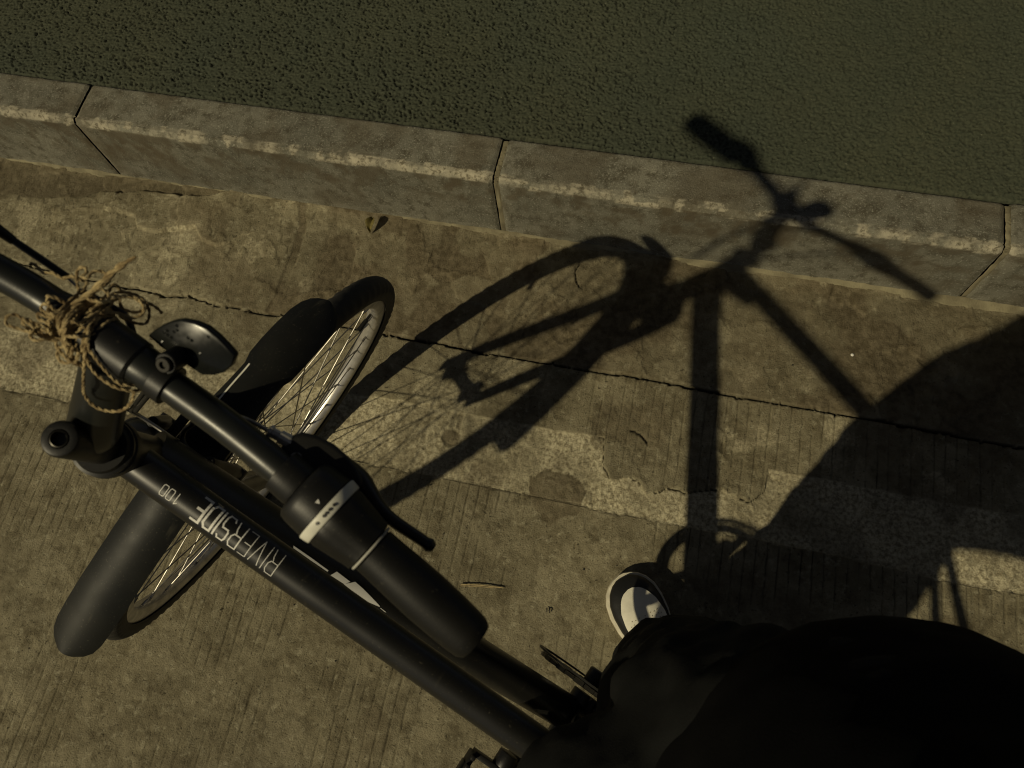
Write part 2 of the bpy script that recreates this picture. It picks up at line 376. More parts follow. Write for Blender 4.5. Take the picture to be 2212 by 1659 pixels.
pf = fbm(ws, wnn, 6.5, 6, 151); pf2 = fbm(ws, wnn, 10, 6, 153)
peel = sstep(pf, .045, .056) * (kerbside + .5 * midslab); peel2 = sstep(pf2, .075, .086) * (1 - lower * .5)
z += .0022 * peel - .0016 * peel2
# pits and aggregate specks
pit = (vnoise(S * 110, N * 110, 81) > .955) * (vnoise(S * 23, N * 23, 83) > .45)
z -= .0018 * pit * (1 - crack)
brown = kerbside * sstep(S + .25 * fbm(S, N, 5, 4, 91), -.86, -.72)
stain = np.clip(.85 * brown * (.5 + 1.2 * sstep(fbm(S, N, 8, 5, 93), -.12, .12)) + .75 * dark + .85 * joint * kerbside, 0, 1)
stain = np.clip(stain * (1 - .75 * sstep(fbm(S, N, 14, 5, 95), .03, .12)), 0, 1)
stain = np.maximum(stain, .85 * blot * (.6 + .5 * (fbm(S, N, 60, 3, 97) + .5)))
stain = np.maximum(stain, .75 * spot); stain = np.maximum(stain, .35 * strip + 0 * S)
stain = np.maximum(stain, kerbside * .8 * sstep(N - f2, -.002, .003) * (S < -.98))
stain = np.maximum(stain, .55 * sstep(fbm(S, N, 6, 5, 99), .11, .19))
stain = np.maximum(stain, .5 * pit)
stain = np.maximum(stain, curve * .5 * (N < .43))
coarse = np.clip(band * (.80 + 1.8 * fbm(S, N, 16, 5, 101)) - .6 * blot, 0, 1)
coarse = np.maximum(coarse, .45 * sstep(fbm(S, N, 12, 5, 103), .12, .2) * (1 - lower * .6))
tone = .40 * fbm(S, N, 3.5, 5, 105) + .10 * fbm(S, N, 30, 4, 107) - .03 * kerbside + .16 * flake + .10 * below
dust = np.minimum(sstep(N, KOFF - .030, KOFF - .004), 1)
tone += .10 * dust; coarse = np.maximum(coarse, .35 * dust * (fbm(S, N, 30, 3, 109) > -.1))
tone -= .65 * crack + .30 * edgecr + .30 * groove
lip = np.exp(-(seg_dist(ws, wnn, FLAKE1) / .0020) ** 2) + .7 * np.exp(-(seg_dist(ws, wnn, [(-1.34, .8445), (-1.2959, 0.8469), (-1.2293, 0.8627), (-1.167, 0.8656), (-1.1304, 0.8642), (-1.06, 0.8753)]) / .0018) ** 2)  # pale ridge painting the sunlit look of broken flake edges into the tone
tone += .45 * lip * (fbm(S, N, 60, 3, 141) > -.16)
ov = sstep(wnn - nA, 0, .002) * sstep(.463 - N, -.002, .004) * sstep(S, -.05, -.03) * (1 - sstep(S, .28, .30))
stain = stain * (1 - .8 * ov); coarse = coarse * (1 - .9 * ov)
tone += .16 * peel * (1 - ov) - .10 * peel2 * (1 - ov) - .06 * ov
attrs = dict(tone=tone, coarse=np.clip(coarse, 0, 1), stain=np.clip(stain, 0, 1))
Sf = (S[:-1, :-1] + S[1:, 1:]) / 2; Nf = (N[:-1, :-1] + N[1:, 1:]) / 2
cf = ip(Sf, CRACK); af = ip(Sf, LINEA); bf = ip(Sf, LINEB)
reg = np.where(Nf > cf, np.where(Sf < -.8085, 0, 1), np.where(Nf > af, 2, np.where(Nf > bf, 3, 4)))
slab_labels = {0: 'flaking kerbside slab', 1: 'brown stained kerbside slab', 2: 'smooth slab below the long crack', 3: 'coarse pale strip of old concrete', 4: 'broom grooved lane slab'}
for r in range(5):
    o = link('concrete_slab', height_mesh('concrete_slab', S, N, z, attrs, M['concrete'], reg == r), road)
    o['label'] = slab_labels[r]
def flat(mb, x0, x1, y0, y1, zz): mb.add([(x0, y0, zz), (x1, y0, zz), (x1, y1, zz), (x0, y1, zz)], [(0, 1, 2, 3)])
mb = MB()
flat(mb, -150, S0, -150, KOFF, 0); flat(mb, S1, 150, -150, KOFF, 0); flat(mb, S0, S1, -150, N0, 0)
mb.obj('lane_surface', M['concrete'], road, smooth=False, weld=False)

# green asphalt cycle path
path = empty('cycle_path', GM); path['kind'] = 'structure'
A0 = KOFF + KW
gs = np.concatenate([np.arange(-3.4, -1.80, .016), np.arange(-1.80, .86, .0021), np.linspace(.86, 2.6, 110)]); gn = np.concatenate([np.arange(A0 + .0015, A0 + .62, .0021), np.linspace(A0 + .62, A0 + 2.2, 100)])
S, N = np.meshgrid(gs, gn, indexing='ij')
cell = .0047; cx, cy = np.floor(S / cell).astype(int), np.floor(N / cell).astype(int)
J = np.random.default_rng(5).random((3, 512, 512)); best = np.full(S.shape, 9.); hgt = np.zeros(S.shape)
for i in (-1, 0, 1):
    for j in (-1, 0, 1):
        px = (cx + i + .1 + .8 * J[0][(cx + i) & 511, (cy + j) & 511]) * cell; py = (cy + j + .1 + .8 * J[1][(cx + i) & 511, (cy + j) & 511]) * cell
        d = np.hypot(S - px, N - py); k = d < best; best = np.where(k, d, best); hgt = np.where(k, J[2][(cx + i) & 511, (cy + j) & 511], hgt)
worn = sstep(S + .5 * fbm(S, N, 3, 4, 131), -.6, .35)
peb = np.clip(1 - (best / (cell * .70)) ** 3, 0, 1)
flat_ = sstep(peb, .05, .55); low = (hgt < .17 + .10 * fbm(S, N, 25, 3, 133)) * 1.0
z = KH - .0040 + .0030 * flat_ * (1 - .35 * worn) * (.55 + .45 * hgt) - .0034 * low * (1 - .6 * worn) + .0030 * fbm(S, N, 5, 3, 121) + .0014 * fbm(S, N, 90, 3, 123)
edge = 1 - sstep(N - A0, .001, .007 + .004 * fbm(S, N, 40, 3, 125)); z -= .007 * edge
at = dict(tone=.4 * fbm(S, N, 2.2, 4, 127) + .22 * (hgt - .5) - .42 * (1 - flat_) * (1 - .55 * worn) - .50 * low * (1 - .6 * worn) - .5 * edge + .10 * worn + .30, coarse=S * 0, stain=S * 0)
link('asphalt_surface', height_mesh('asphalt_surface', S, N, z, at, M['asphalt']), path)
mb = MB(); zz = KH - .003
flat(mb, -150, gs[0], A0, 150, zz); flat(mb, gs[-1], 150, A0, 150, zz); flat(mb, gs[0], gs[-1], gn[-1], 150, zz)
mb.obj('path_surface', M['asphalt'], path, smooth=False, weld=False)

# kerb stones
kerb = empty('kerb', GM); kerb['kind'] = 'structure'
def kerb_stone_mesh(length, seed, chip):
    prof = [(-.0005, -.06), (-.0005, 0)] + [(0, t) for t in np.linspace(.006, KH - .0105, 40)]
    prof += [(.0006 + .0080 * t, KH - .0095 + .0095 * t ** .85) for t in np.linspace(0, 1, 8)]
    prof += [(t, KH) for t in np.linspace(.0118, KW - .006, 24)] + [(KW - .002, KH - .002), (KW, KH - .006), (KW, KH - .05)]
    prof = np.array(prof); k = len(prof)
    U = np.concatenate([[0, .002], np.linspace(.006, length - .006, int(length / .0045)), [length - .002, length]])
    UU, KK = np.meshgrid(U, np.arange(k), indexing='ij')
    Nn, Zz = prof[:, 0][KK].copy(), prof[:, 1][KK].copy()
    arc = np.concatenate([[0], np.cumsum(np.linalg.norm(np.diff(prof, axis=0), axis=1))])[KK]
    face = (KK < 42) * 1.; cham = ((KK >= 41) & (KK <= 51)) * 1.; top = (KK > 50) * 1.
    r1 = fbm(UU + seed * 3, arc, 30, 4, 200 + seed); r2 = fbm(UU + seed * 3, arc, 120, 3, 210 + seed)
    amp = .0022 * r1 + .0016 * r2
    Nn -= face * amp; Zz += top * amp
    ch = fbm(UU + seed * 7, arc * .6, 45, 4, 220 + seed); rough = cham * (.0055 * ch + .003 * fbm(UU, arc, 200, 2, 230 + seed))
    Nn -= rough * .7 - cham * .0005; Zz += rough * .7 - cham * .0005
    endd = np.minimum(UU, length - UU); rnd = (1 - sstep(endd, 0, .007)) * .0035
    Nn += face * rnd + cham * rnd * .7; Zz -= top * rnd + cham * rnd * .7
    coarse = np.clip(cham * (.30 + 5.2 * fbm(UU + seed, arc, 15, 6, 240 + seed)) * (.55 + .45 * sstep(fbm(UU + seed, arc * 0, 4, 3, 243), -.2, .1)), 0, 1)
    coarse = np.maximum(coarse, .8 * ((KK > 39) & (KK < 53)) * sstep(fbm(UU + seed, arc, 38, 4, 242), .08, .14))
    stain = .55 * sstep(fbm(UU + seed * 2, arc, 11, 6, 250), .0, .20) + .75 * face * sstep(fbm(UU * 1.2 + seed, arc, 34, 7, 252) + .10 * sstep(arc, .17, .245), -.02, .22) * sstep(arc, .11, .19)
    blob = sstep(fbm(UU + seed, arc, 48, 2, 254), .24, .27) * (1 - .6 * sstep(fbm(UU + seed, arc, 48, 2, 254), .27, .30)) * .55 * top * (fbm(UU + seed, arc, 5, 2, 256) > .02)
    lowdust = (1 - sstep(arc - .06, .005, .035)) * face
    tone = .16 * fbm(UU + seed, arc, 6, 4, 260) * 2 + .05 * top + .15 * lowdust + .08 * (1 - sstep(endd, .01, .05)) * face - .05 * face
    stain = np.clip(np.maximum(stain * (1 - .5 * lowdust), blob) * (1 - coarse), 0, 1)
    me = height_mesh('kerb_stone', UU, Nn, Zz, dict(tone=tone, coarse=coarse, stain=stain), M['kerbstone'])
    return me
joints = [-1.3139, -.3458, .6280]; gap = .0048
JW = {-1.3139: .0048, -.3458: .0135, .6280: .0115}
stones = []
for i in range(-6, 5):
    a = joints[0] + (i + 1) * .971 if not 0 <= i + 1 <= 2 else joints[i + 1]
    b = joints[0] + (i + 2) * .971 if not 0 <= i + 2 <= 2 else joints[i + 2]
    stones.append((a, b))
base_me = None
for i, (a, b) in enumerate(stones):
    ga, gb = JW.get(a, gap), JW.get(b, gap)
    if 4 <= i <= 8: me = kerb_stone_mesh(b - a - ga / 2 - gb / 2, i, 0)
    else:
        if base_me is None: base_me = kerb_stone_mesh(.971 - gap, 3, 0)
        me = base_me
    o = link('kerb_stone', me, kerb, Matrix.Translation((a + ga / 2, KOFF + .0006 * ((i * 7) % 3 - 1), .0012 * ((i * 5) % 3 - 1))))
for a, b in stones[1:]:
    g_ = JW.get(a, gap); wide = g_ > .008
    mb = MB(); x0, x1 = (a - g_ / 2 + (.003 if wide else .0015), a + g_ / 2 + .002); dep = .0035 if wide else .010
    pr = np.array([(dep, -.02), (dep, KH - .016), (dep + .010, KH - .003 - dep * .6), (KW * .5, KH - .003 - dep * .6), (KW - .004, KH - .004 - dep), (KW - .004, -.02)])
    n_ = 24; X, K = np.meshgrid(np.linspace(x0, x1, 6), np.arange(len(pr) * 1), indexing='ij')
    arcs = []
    for p_, q_ in zip(pr[:-1], pr[1:]): arcs += [p_ + (q_ - p_) * t for t in np.linspace(0, 1, n_, endpoint=False)]
    arcs = np.array(arcs + [pr[-1]]); XX, KK2 = np.meshgrid(np.linspace(x0, x1, 6), np.arange(len(arcs)), indexing='ij')
    ln_ = KK2 * .008; ee = np.sin(np.linspace(0, np.pi, 6))[:, None] * .0012; nz = .004 * fbm(XX * 4, ln_, 60, 4, 320)
    wob = .0022 * fbm(XX * 0 + a, ln_, 40, 3, 322)
    V = np.stack([XX + wob, KOFF + arcs[:, 0][KK2] - nz * (KK2 < n_ * 2) - ee * (KK2 < n_), arcs[:, 1][KK2] + nz * (KK2 > n_) + ee * (KK2 > n_ * 2)], -1)
    mb.grid(V); mb.obj('mortar_joint', M['mortar'], kerb)
# crumbly mortar fillet where the kerb meets the road
U = np.arange(-3.4, 2.6, .005); th = np.linspace(0, 1, 6)
UU, TT = np.meshgrid(U, th, indexing='ij')
wd = np.clip(.006 + .022 * (fbm(UU, UU * 0 + 3, 7, 4, 301) + .12) + .006 * sstep(UU, -.2, .3), .002, .03)
NN = KOFF + .001 - wd * (1 - TT) + .004 * fbm(UU, TT * .02, 60, 4, 303); ZZ = .0005 + (wd * .7) * TT ** 1.8 + .0018 * fbm(UU, TT * .02, 120, 3, 305)
ZZ[:, 0] = -.004
link('mortar_fillet', height_mesh('mortar_fillet', UU, NN, ZZ, {}, M['mortar']), kerb)

# ------------------------------------------------------------------ bicycle pose
PSI, LEAN, PITCH, STEER = 2.53055, -0.04296, 0.01532, -1.57204
def rx(a): c, s = np.cos(a), np.sin(a); return np.array([[1, 0, 0], [0, c, -s], [0, s, c]])
def ry(a): c, s = np.cos(a), np.sin(a); return np.array([[c, 0, s], [0, 1, 0], [-s, 0, c]])
def rz(a): c, s = np.cos(a), np.sin(a); return np.array([[c, -s, 0], [s, c, 0], [0, 0, 1]])
def axrot(k, a):
    K = np.array([[0, -k[2], k[1]], [k[2], 0, -k[0]], [-k[1], k[0], 0]]); return np.eye(3) + np.sin(a) * K + (1 - np.cos(a)) * K @ K
BR = rz(PSI) @ ry(PITCH) @ rx(LEAN); BT = np.array([.31965, -.26094, .00564])
HA = R_(70.5); RW = .345
SX = np.array([-np.cos(HA), 0, np.sin(HA)]); FX = np.array([np.sin(HA), 0, np.cos(HA)]); YX = np.array([0, 1., 0])
FA = np.array([1.065, 0, RW]); SA = FA - .045 * FX
SR = axrot(SX, STEER)
def st(P):                                     # steering-zero coordinates -> bike coordinates with the bar turned
    return (np.asarray(P, float) - SA) @ SR.T + SA
def to_world(P): return np.asarray(P, float) @ BR.T + BT
bike_m = Matrix.Translation(BT.tolist()) @ Matrix(BR.tolist()).to_4x4()
bike = empty('bicycle', bike_m)
tag(bike, 'black city bicycle with white frame lettering, its handlebar turned hard right above the kerb', 'bicycle')
axis = lambda t: SA + t * SX
def smb(): return MB()
def part(mb, name, m, parent=bike, steer=False, **kw):
    if steer: mb.v = [st(v) for v in mb.v]
    return mb.obj(name, m, parent, **kw)

# frame
TT0, TT1 = axis(.584) + [0, .0035, 0], np.array([.2206, .0035, .6706]); DT0 = axis(.5296); BB = np.array([.3906, 0, .276])
RAX = np.array([-.045, 0, RW]); STOP = np.array([.214, 0, .705])
TR = .0168
fr = MB()
ln = lambda a, b, n=12: np.asarray(a) + np.linspace(0, 1, n)[:, None] * (np.asarray(b) - np.asarray(a))
fr.tube(ln(axis(.468), axis(.628)), .0195, 28)
fr.tube(ln(TT0, TT1, 16), TR, 36)
fr.tube(ln(DT0, BB, 16), np.interp(np.linspace(0, 1, 16), [0, .12, .3, 1], [.0275, .0265, .0248, .0245]), 36)
fr.prism([(0, 0), (.10, -.012), (.09, -.052), (.0, -.040)], -.011, .011, lambda u, v, h: axis(.575) + np.array([-u, h + .001, v]))
fr.tube(ln(BB, STOP, 12), .0165, 24)
fr.tube(ln(BB - [0, .036, 0], BB + [0, .036, 0], 4), .021, 28)
for s in (-1, 1):
    fr.tube(smooth_path([BB + [-.02, s * .022, 0], BB + [-.12, s * .042, .012], RAX + [.05, s * .062, -.004], RAX + [0, s * .066, 0]]), .0095, 14)
    fr.tube(smooth_path([TT1 + [-.008, s * .010, -.01], TT1 + [-.1, s * .026, -.13], RAX + [.07, s * .046, .085], RAX + [.02, s * .060, .025], RAX + [0, s * .064, 0]]), .008, 14)
    fr.tube(ln(RAX + [0, s * .060, 0], RAX + [0, s * .070, 0], 3), .018, 16)
frame = part(fr, 'frame', M['paint'])
hs = MB()
hs.lathe([(-.004, .0195), (-.003, .0238), (.008, .0252), (.0115, .0246), (.0125, .0225), (.0150, .0225), (.0158, .0240), (.0195, .0240), (.0205, .0215), (.024, .0200)], axis(.628), SX, 36)
part(hs, 'headset', M['plastic'])
hs = MB(); hs.lathe([(-.014, .0205), (-.012, .0235), (0, .0235), (.002, .0195)], axis(.468), SX, 32); part(hs, 'headset', M['plastic'])
hr = MB(); hr.lathe([(0, .0222), (.0005, .0230), (.0018, .0230), (.0023, .0222)], axis(.6404), SX, 40)
part(hr, 'headset_ring', M['alu'])

# lettering on the top tube
axt = (TT1 - TT0) / np.linalg.norm(TT1 - TT0); upt = np.cross(axt, YX); upt /= np.linalg.norm(upt)
if upt[2] < 0: upt = -upt
def on_tube(a, phi, lift=.0003):
    return TT0 + axt * a + (TR + lift) * (np.cos(phi) * upt + np.sin(phi) * YX)
def stroke(mb, pts, w, s0, y0, sx, sy, lift):
    """polyline in letter units -> thin raised strips on the tube (a decreases along the reading direction)"""
    for k in range(len(pts) - 1):
        (x1, y1), (x2, y2) = pts[k], pts[k + 1]
        p, q = np.array([x1 * sx, y1 * sy]), np.array([x2 * sx, y2 * sy]); d = q - p; L = np.linalg.norm(d); d /= L
        nrm = np.array([-d[1], d[0]]) * w / 2; p = p - d * w * .45; q = q + d * w * .45
        n = max(2, int(L / .0025) + 1); lf = lift + .00004 * (k % 3); V = []
        for t in np.linspace(0, 1, n):
            c = p + (q - p) * t; row = []
            for sg in (-1, 1):
                e = c + nrm * sg; row.append((s0 - e[0], (y0 + e[1]) / TR))
            V.append(row)
        top = np.array([[on_tube(a, f, lf) for a, f in row] for row in V]); mb.grid(top)
GL = {'R': [[(0, 0), (0, 1), (.8, 1), (1, .85), (1, .6), (.8, .48), (0, .48)], [(.62, .48), (.85, .3), (1, 0)]], 'I': [[(0, 0), (0, 1)]], 'V': [[(0, 1), (.5, 0), (1, 1)]],
      'E': [[(1, 0), (0, 0), (0, 1), (1, 1)], [(0, .5), (.9, .5)]], 'S': [[(0, .12), (.15, 0), (.85, 0), (1, .12), (1, .4), (.85, .52), (.15, .52), (0, .62), (0, .88), (.15, 1), (.85, 1), (1, .88)]],
      'D': [[(0, 0), (0, 1), (.7, 1), (1, .82), (1, .18), (.7, 0), (0, 0)]], '1': [[(.1, .8), (.55, 1), (.55, 0)]], '0': [[(.15, 0), (.85, 0), (1, .12), (1, .88), (.85, 1), (.15, 1), (0, .88), (0, .12), (.15, 0)]]}
y0 = R_(-37) * TR; hh = R_(76) * TR; mb = MB(); cur = .1668
ws_ = dict(R=.0085, I=0.0, V=.0092, E=.0072, S=.0078, D=.0082)
for i, ch in enumerate('RIVERSIDE'):
    w = .0007 + .0016 * max(0, (i - 3) / 5) ** .8
    for pl in GL[ch]: stroke(mb, pl, w, cur, y0 - R_(5) * TR * i / 8, max(ws_[ch], 1e-6), hh, .00028 + .0001 * (pl is not GL[ch][0]))
    cur -= ws_[ch] + .0036
word_end = cur
cur = .0650
for ch in '100':
    for pl in GL[ch]: stroke(mb, pl, .0007, cur, R_(-6) * TR, .0046, R_(34) * TR, .00028)
    cur -= .0066
lt = part(mb, 'frame_lettering', M['white'], frame, smooth=False, weld=False)
lt['label'] = 'white lettering RIVERSIDE 100 along the tube'
axd = (BB - DT0) / np.linalg.norm(BB - DT0); upd = np.cross(axd, YX); upd /= np.linalg.norm(upd)
if upd[2] < 0: upd = -upd
def on_tube(a, phi, lift=.0005):
    rr = np.interp(a / np.linalg.norm(BB - DT0), [0, .12, .3, 1], [.0275, .0265, .0248, .0245]) + lift
    return DT0 + axd * a + rr * (np.cos(phi) * upd + np.sin(phi) * YX)
# white swoosh emblem of three slanted bars further down the tube
mb = MB()
def tube_poly(mb, pts, n=10):
    """pts: lower edge and upper edge polylines (a, phi deg)"""
    lo, hi = pts
    def samp(pl, t):
        x = np.linspace(0, 1, len(pl)); return np.interp(t, x, [p[0] for p in pl]), np.interp(t, x, [p[1] for p in pl])
    V = np.array([[on_tube(*(lambda A, B, k: (A[0] + (B[0] - A[0]) * k, R_(A[1] + (B[1] - A[1]) * k)))(samp(lo, t), samp(hi, t), k)) for k in (0, .5, 1)] for t in np.linspace(0, 1, n)])
    mb.grid(V)
tube_poly(mb, ([(.170, -6), (.198, -3), (.2225, 1)], [(.1715, -1.2), (.199, 2.5), (.2225, 4.8)]))
tube_poly(mb, ([(.2318, -7), (.2535, -3)], [(.2281, 8.3), (.2493, 9.5)]))
tube_poly(mb, ([(.2590, -9), (.272, -5), (.288, 2), (.3046, 10.0)], [(.2486, 10.1), (.2669, 14.7), (.2887, 17.4), (.3062, 12.6)]))
tube_poly(mb, ([(.308, 13.5), (.318, 15.8)], [(.3075, 14.8), (.3165, 17.4)]))
em = part(mb, 'frame_emblem', M['white'], frame, smooth=True, weld=False)
em['label'] = 'white slanted bar emblem on the side of the tube'

# fork
fk = MB(); CR = axis(.432)
fk.tube(ln(axis(.40), axis(.47), 5), .0185, 24)
fk.tube(smooth_path([CR + YX * .052 - SX * .012, CR + YX * .036 + SX * .006, CR + SX * .010, CR - YX * .036 + SX * .006, CR - YX * .052 - SX * .012]), .0185, 20)
fk.box(axis(.408), FX * .013, YX * .044, SX * .026)  # block added below the crown to close the light gap in the shadow
for s in (-1, 1):
    fk.tube(smooth_path([CR + YX * s * .050, CR + YX * s * .051 - SX * .10, FA + YX * s * .053 + SX * .12 - FX * .012, FA + YX * s * .054]), np.interp(np.linspace(0, 1, 25), [0, .35, 1], [.0175, .0165, .0095]), 20)
    fk.box(FA + YX * s * .054, FX * .012, YX * .003, SX * .016)
fork = part(fk, 'front_fork', M['paint'], steer=True)
for s in (-1, 1):
    b = MB(); P0 = CR + YX * s * .050 + FX * .022 - SX * .065
    b.tube(ln(P0, P0 + SX * .092 - YX * s * .014, 6), [.009, .0085, .008, .007, .006, .006], 12)
    b.tube(ln(P0 - FX * .02, P0 + FX * .008, 3), .010, 14)
    b.box(P0 - YX * s * .020 + SX * .026 - FX * .004, FX * .024, YX * .005, SX * .005)
    part(b, 'brake_arm', M['plastic'], steer=True, bevel=.001)
b = MB(); q = CR + FX * .020 + SX * .028
b.tube(smooth_path([q - YX * .045, q + YX * .03, q + YX * .055 + SX * .02, q + YX * .05 + SX * .06]), .0022, 10)
part(b, 'brake_noodle', M['steel'], steer=True)

# wheels, built about the axle (axle along y)
def wheel(name, matrix, seed, label):
    th = np.linspace(0, 2 * np.pi, 180, endpoint=False)
    def revolve(mb, prof, closed=True, n=180):
        t = np.linspace(0, 2 * np.pi, n, endpoint=False)
        V = np.array([[(r * np.cos(a), y, r * np.sin(a)) for y, r in prof] for a in t]); mb.grid(V, closed_u=True, closed_v=closed)
    rim = MB()
    revolve(rim, [(-.0115, .3145), (-.0125, .3145), (-.0125, .299), (-.0105, .2945), (-.005, .2915), (.005, .2915), (.0105, .2945), (.0125, .299), (.0125, .3145), (.0115, .3145), (.0105, .306), (-.0105, .306)])
    w = rim.obj(name, M['alu'], bike, matrix)
    if label: w['label'] = label
    ty = MB(); n = 336; V = []
    prof = []
    for k in range(17):
        a = R_(-128 + 16 * k); prof.append((.0192 * np.sin(a), .3245 + .0192 * np.cos(a) * 1.0))
    prof = np.array(prof)
    for i in range(n):
        a = 2 * np.pi * i / n; p = prof.copy()
        ang = np.array([-128 + 16 * k for k in range(17)])
        off = np.zeros(17)
        sh = (np.abs(ang) > 40) & (np.abs(ang) < 70); off[sh & (ang > 0)] += .0017 * ((i // 2) % 2); off[sh & (ang < 0)] += .0017 * ((i // 2 + 1) % 2)
        off[np.abs(ang) <= 40] += .0012 + .0010 * (((i // 2) % 2) ^ (np.abs(ang[np.abs(ang) <= 40]) > 10).astype(int))
        p[:, 0] += off * np.sin(np.radians(ang)); p[:, 1] += off * np.cos(np.radians(ang))
        V.append([(r * np.cos(a), y, r * np.sin(a)) for y, r in p])
    ty.grid(np.array(V), closed_u=True)
    ty.obj('tyre', M['tyre'], w)
    hb = MB(); hb.lathe([(-.058, .0045), (-.0545, .0045), (-.054, .0085), (-.046, .0085), (-.0455, .013), (-.036, .0145), (-.0355, .0225), (-.0315, .0225), (-.031, .014), (-.01, .0115), (.01, .0115), (.031, .014), (.0315, .0225), (.0355, .0225), (.036, .0145), (.0455, .013), (.046, .0085), (.054, .0085), (.0545, .0045), (.058, .0045)], (0, 0, 0), (0, 1, 0), 24)
    hb.obj('hub', M['dark_steel'], w)
    arche = {}
    for side in (-1, 1):
        for d in (-1, 1):
            sp = MB(); a0 = d * R_(76); P0 = np.array([.0205 * np.cos(a0), side * (.0335 + .001 * d), .0205 * np.sin(a0)]); P1 = np.array([.2905, side * .002, 0])
            sp.tube(ln(P0, P1, 2), .00100, 7)
            sp.tube(ln(P1 - (P1 - P0) / np.linalg.norm(P1 - P0) * .011, P1, 2), .0021, 7)
            arche[(side, d)] = sp.mesh('spoke', M['steel'])
    for k in range(36):
        side = 1 if k % 2 else -1; d = 1 if (k // 2) % 2 else -1
        link('spoke', arche[(side, d)], w, Matrix.Rotation(-k * 2 * math.pi / 36 + R_(3), 4, 'Y'))
    vv = MB(); a = R_(17); u = np.array([np.cos(a), 0, np.sin(a)])
    vv.tube(ln(u * .2915, u * .276, 3), .0030, 10); vv.tube(ln(u * .278, u * .255, 3), .0042, 10)
    vv.obj('valve', M['rubber'], w)
    return w
fw_m = Matrix.Translation(st(FA).tolist()) @ Matrix(SR.tolist()).to_4x4()
fw = wheel('front_wheel', fw_m, 1, 'front wheel with silver rim and knobbly tyre')
rw = wheel('rear_wheel', Matrix.Translation(RAX.tolist()), 2, None)

# front mudguard: short tongue ahead of the crown, long straight tail behind
gd = MB(); sec = []
def gpoint(r, ang): return np.array([r * np.cos(R_(ang)), 0, r * np.sin(R_(ang))])
stations = []
for ang, r, hw in [(76.2, .387, .004), (76.6, .3868, .014), (77.4, .3863, .021), (79, .385, .027), (81.5, .383, .0305), (86, .380, .0315), (90, .378, .0315), (93.5, .376, .0305), (96, .375, .026), (99, .374, .0265), (104, .373, .0285), (109, .372, .0305), (114, .371, .032)]:
    p = gpoint(r, ang); t = gpoint(1, ang); stations.append((p, t, hw))
pS, pE = gpoint(.371, 114), np.array([-.3895, 0, .131])
dE = (pE - pS) / np.linalg.norm(pE - pS); nE = np.array([-dE[2], 0, dE[0]]); nE = nE if nE @ pS > 0 else -nE
for t, hw in [(.1, .0325), (.25, .033), (.4, .0335), (.55, .0335), (.7, .034), (.82, .0335), (.9, .0325), (.95, .029), (.98, .022), (1.0, .011)]:
    p = pS + (pE - pS) * t + nE * (.010 * math.sin(math.pi * min(t, 1)) ); stations.append((p, nE * min(1, t * 4) + gpoint(1, 114) * max(0, 1 - t * 4), hw))
V = []
for p, t, hw in stations:
    t = t / np.linalg.norm(t); ring = []
    for k in np.linspace(-1, 1, 15): ring.append(p + YX * hw * k - t * (.011 * k * k) * (hw / .03))
    for k in np.linspace(1, -1, 15): ring.append(p + YX * (hw - .0012) * k - t * (.011 * k * k * (hw / .03) + .0025))
    V.append(ring)
gd.grid(np.array(V), closed_v=True)
gd.v = [FA + v for v in gd.v]
guard = part(gd, 'front_mudguard', M['guard'], steer=True)
# pale scuffed strip left on the guard neck and a grey tape patch by the crown
def on_guard(ang, r, y, lift=.001): return FA + gpoint(r + lift, ang) + YX * y
mb = MB(); V = np.array([[on_guard(a, .374 + (96 - a) * 1e-4, y0_ + dy, .0012 - .011 * ((y0_ + dy) / .025) ** 2 * .8) for dy in (-.0012, .0012)] for a, y0_ in [(94.5, .0205), (97, .0195), (101, .0195), (105.5, .0195)]])
mb.grid(V); part(mb, 'guard_strip', M['greywhite'], guard, steer=True)
mb = MB(); jag = [0, .0012, -.0006, .0010, .0002, .0014, -.0004]
V = np.array([[on_guard(a + sg * jag[k] * 300, .3735, yy, .0014 - .011 * (yy / .028) ** 2 * .9) for k, yy in enumerate(np.linspace(-.004, .0165, 7))] for a, sg in ((105.6, 1), (107.2, .3), (108.8, -1))])
mb.grid(V); part(mb, 'tape_patch', M['tape'], guard, steer=True)
for s in (-1, 1):
    b = MB(); e = pS + (pE - pS) * .72
    b.tube(smooth_path([FA + YX * s * .058, FA + e * .5 + YX * s * .052 , FA + e * .97 + YX * s * .034]), .0019, 8)
    if s > 0: part(b, 'guard_stay', M['dark_steel'], steer=True)

# stem
TC, SE, SUP = .73197, .07321, .06771
BC = axis(TC) + SE * FX + (SUP - .03) * SX
sm = MB()
sm.lathe([(.648, .0128), (.651, .0140), (.7285, .0132), (.7315, .0120), (.7322, .0104), (.7322, .0070), (.7250, .0064), (.7250, .0002)], SA, SX, 36)
stem = part(sm, 'stem', M['plastic'], steer=True)
b = MB(); e0 = axis(.674); e1 = BC - (BC - e0) / np.linalg.norm(BC - e0) * .012
e0 = e0 + FX * .001; b.tube(ln(e0, e1, 16), np.concatenate([[.0095, .0150, .0178], np.linspace(.0192, .0168, 13)]), 30); part(b, 'stem_extension', M['barpaint'], stem, steer=True)
b = MB(); b.lathe([(-.022, .0145), (-.020, .0162), (.020, .0162), (.022, .0145)], BC, YX, 32); part(b, 'bar_clamp', M['plastic'], stem, steer=True)
b = MB(); b.lathe([(.7268, .0028), (.7268, .0060), (.7296, .0064), (.7327, .0062), (.7330, .0054), (.7300, .0048), (.7266, .0046)], SA, SX, 30); part(b, 'stem_bolt', M['dark_steel'], stem, steer=True)

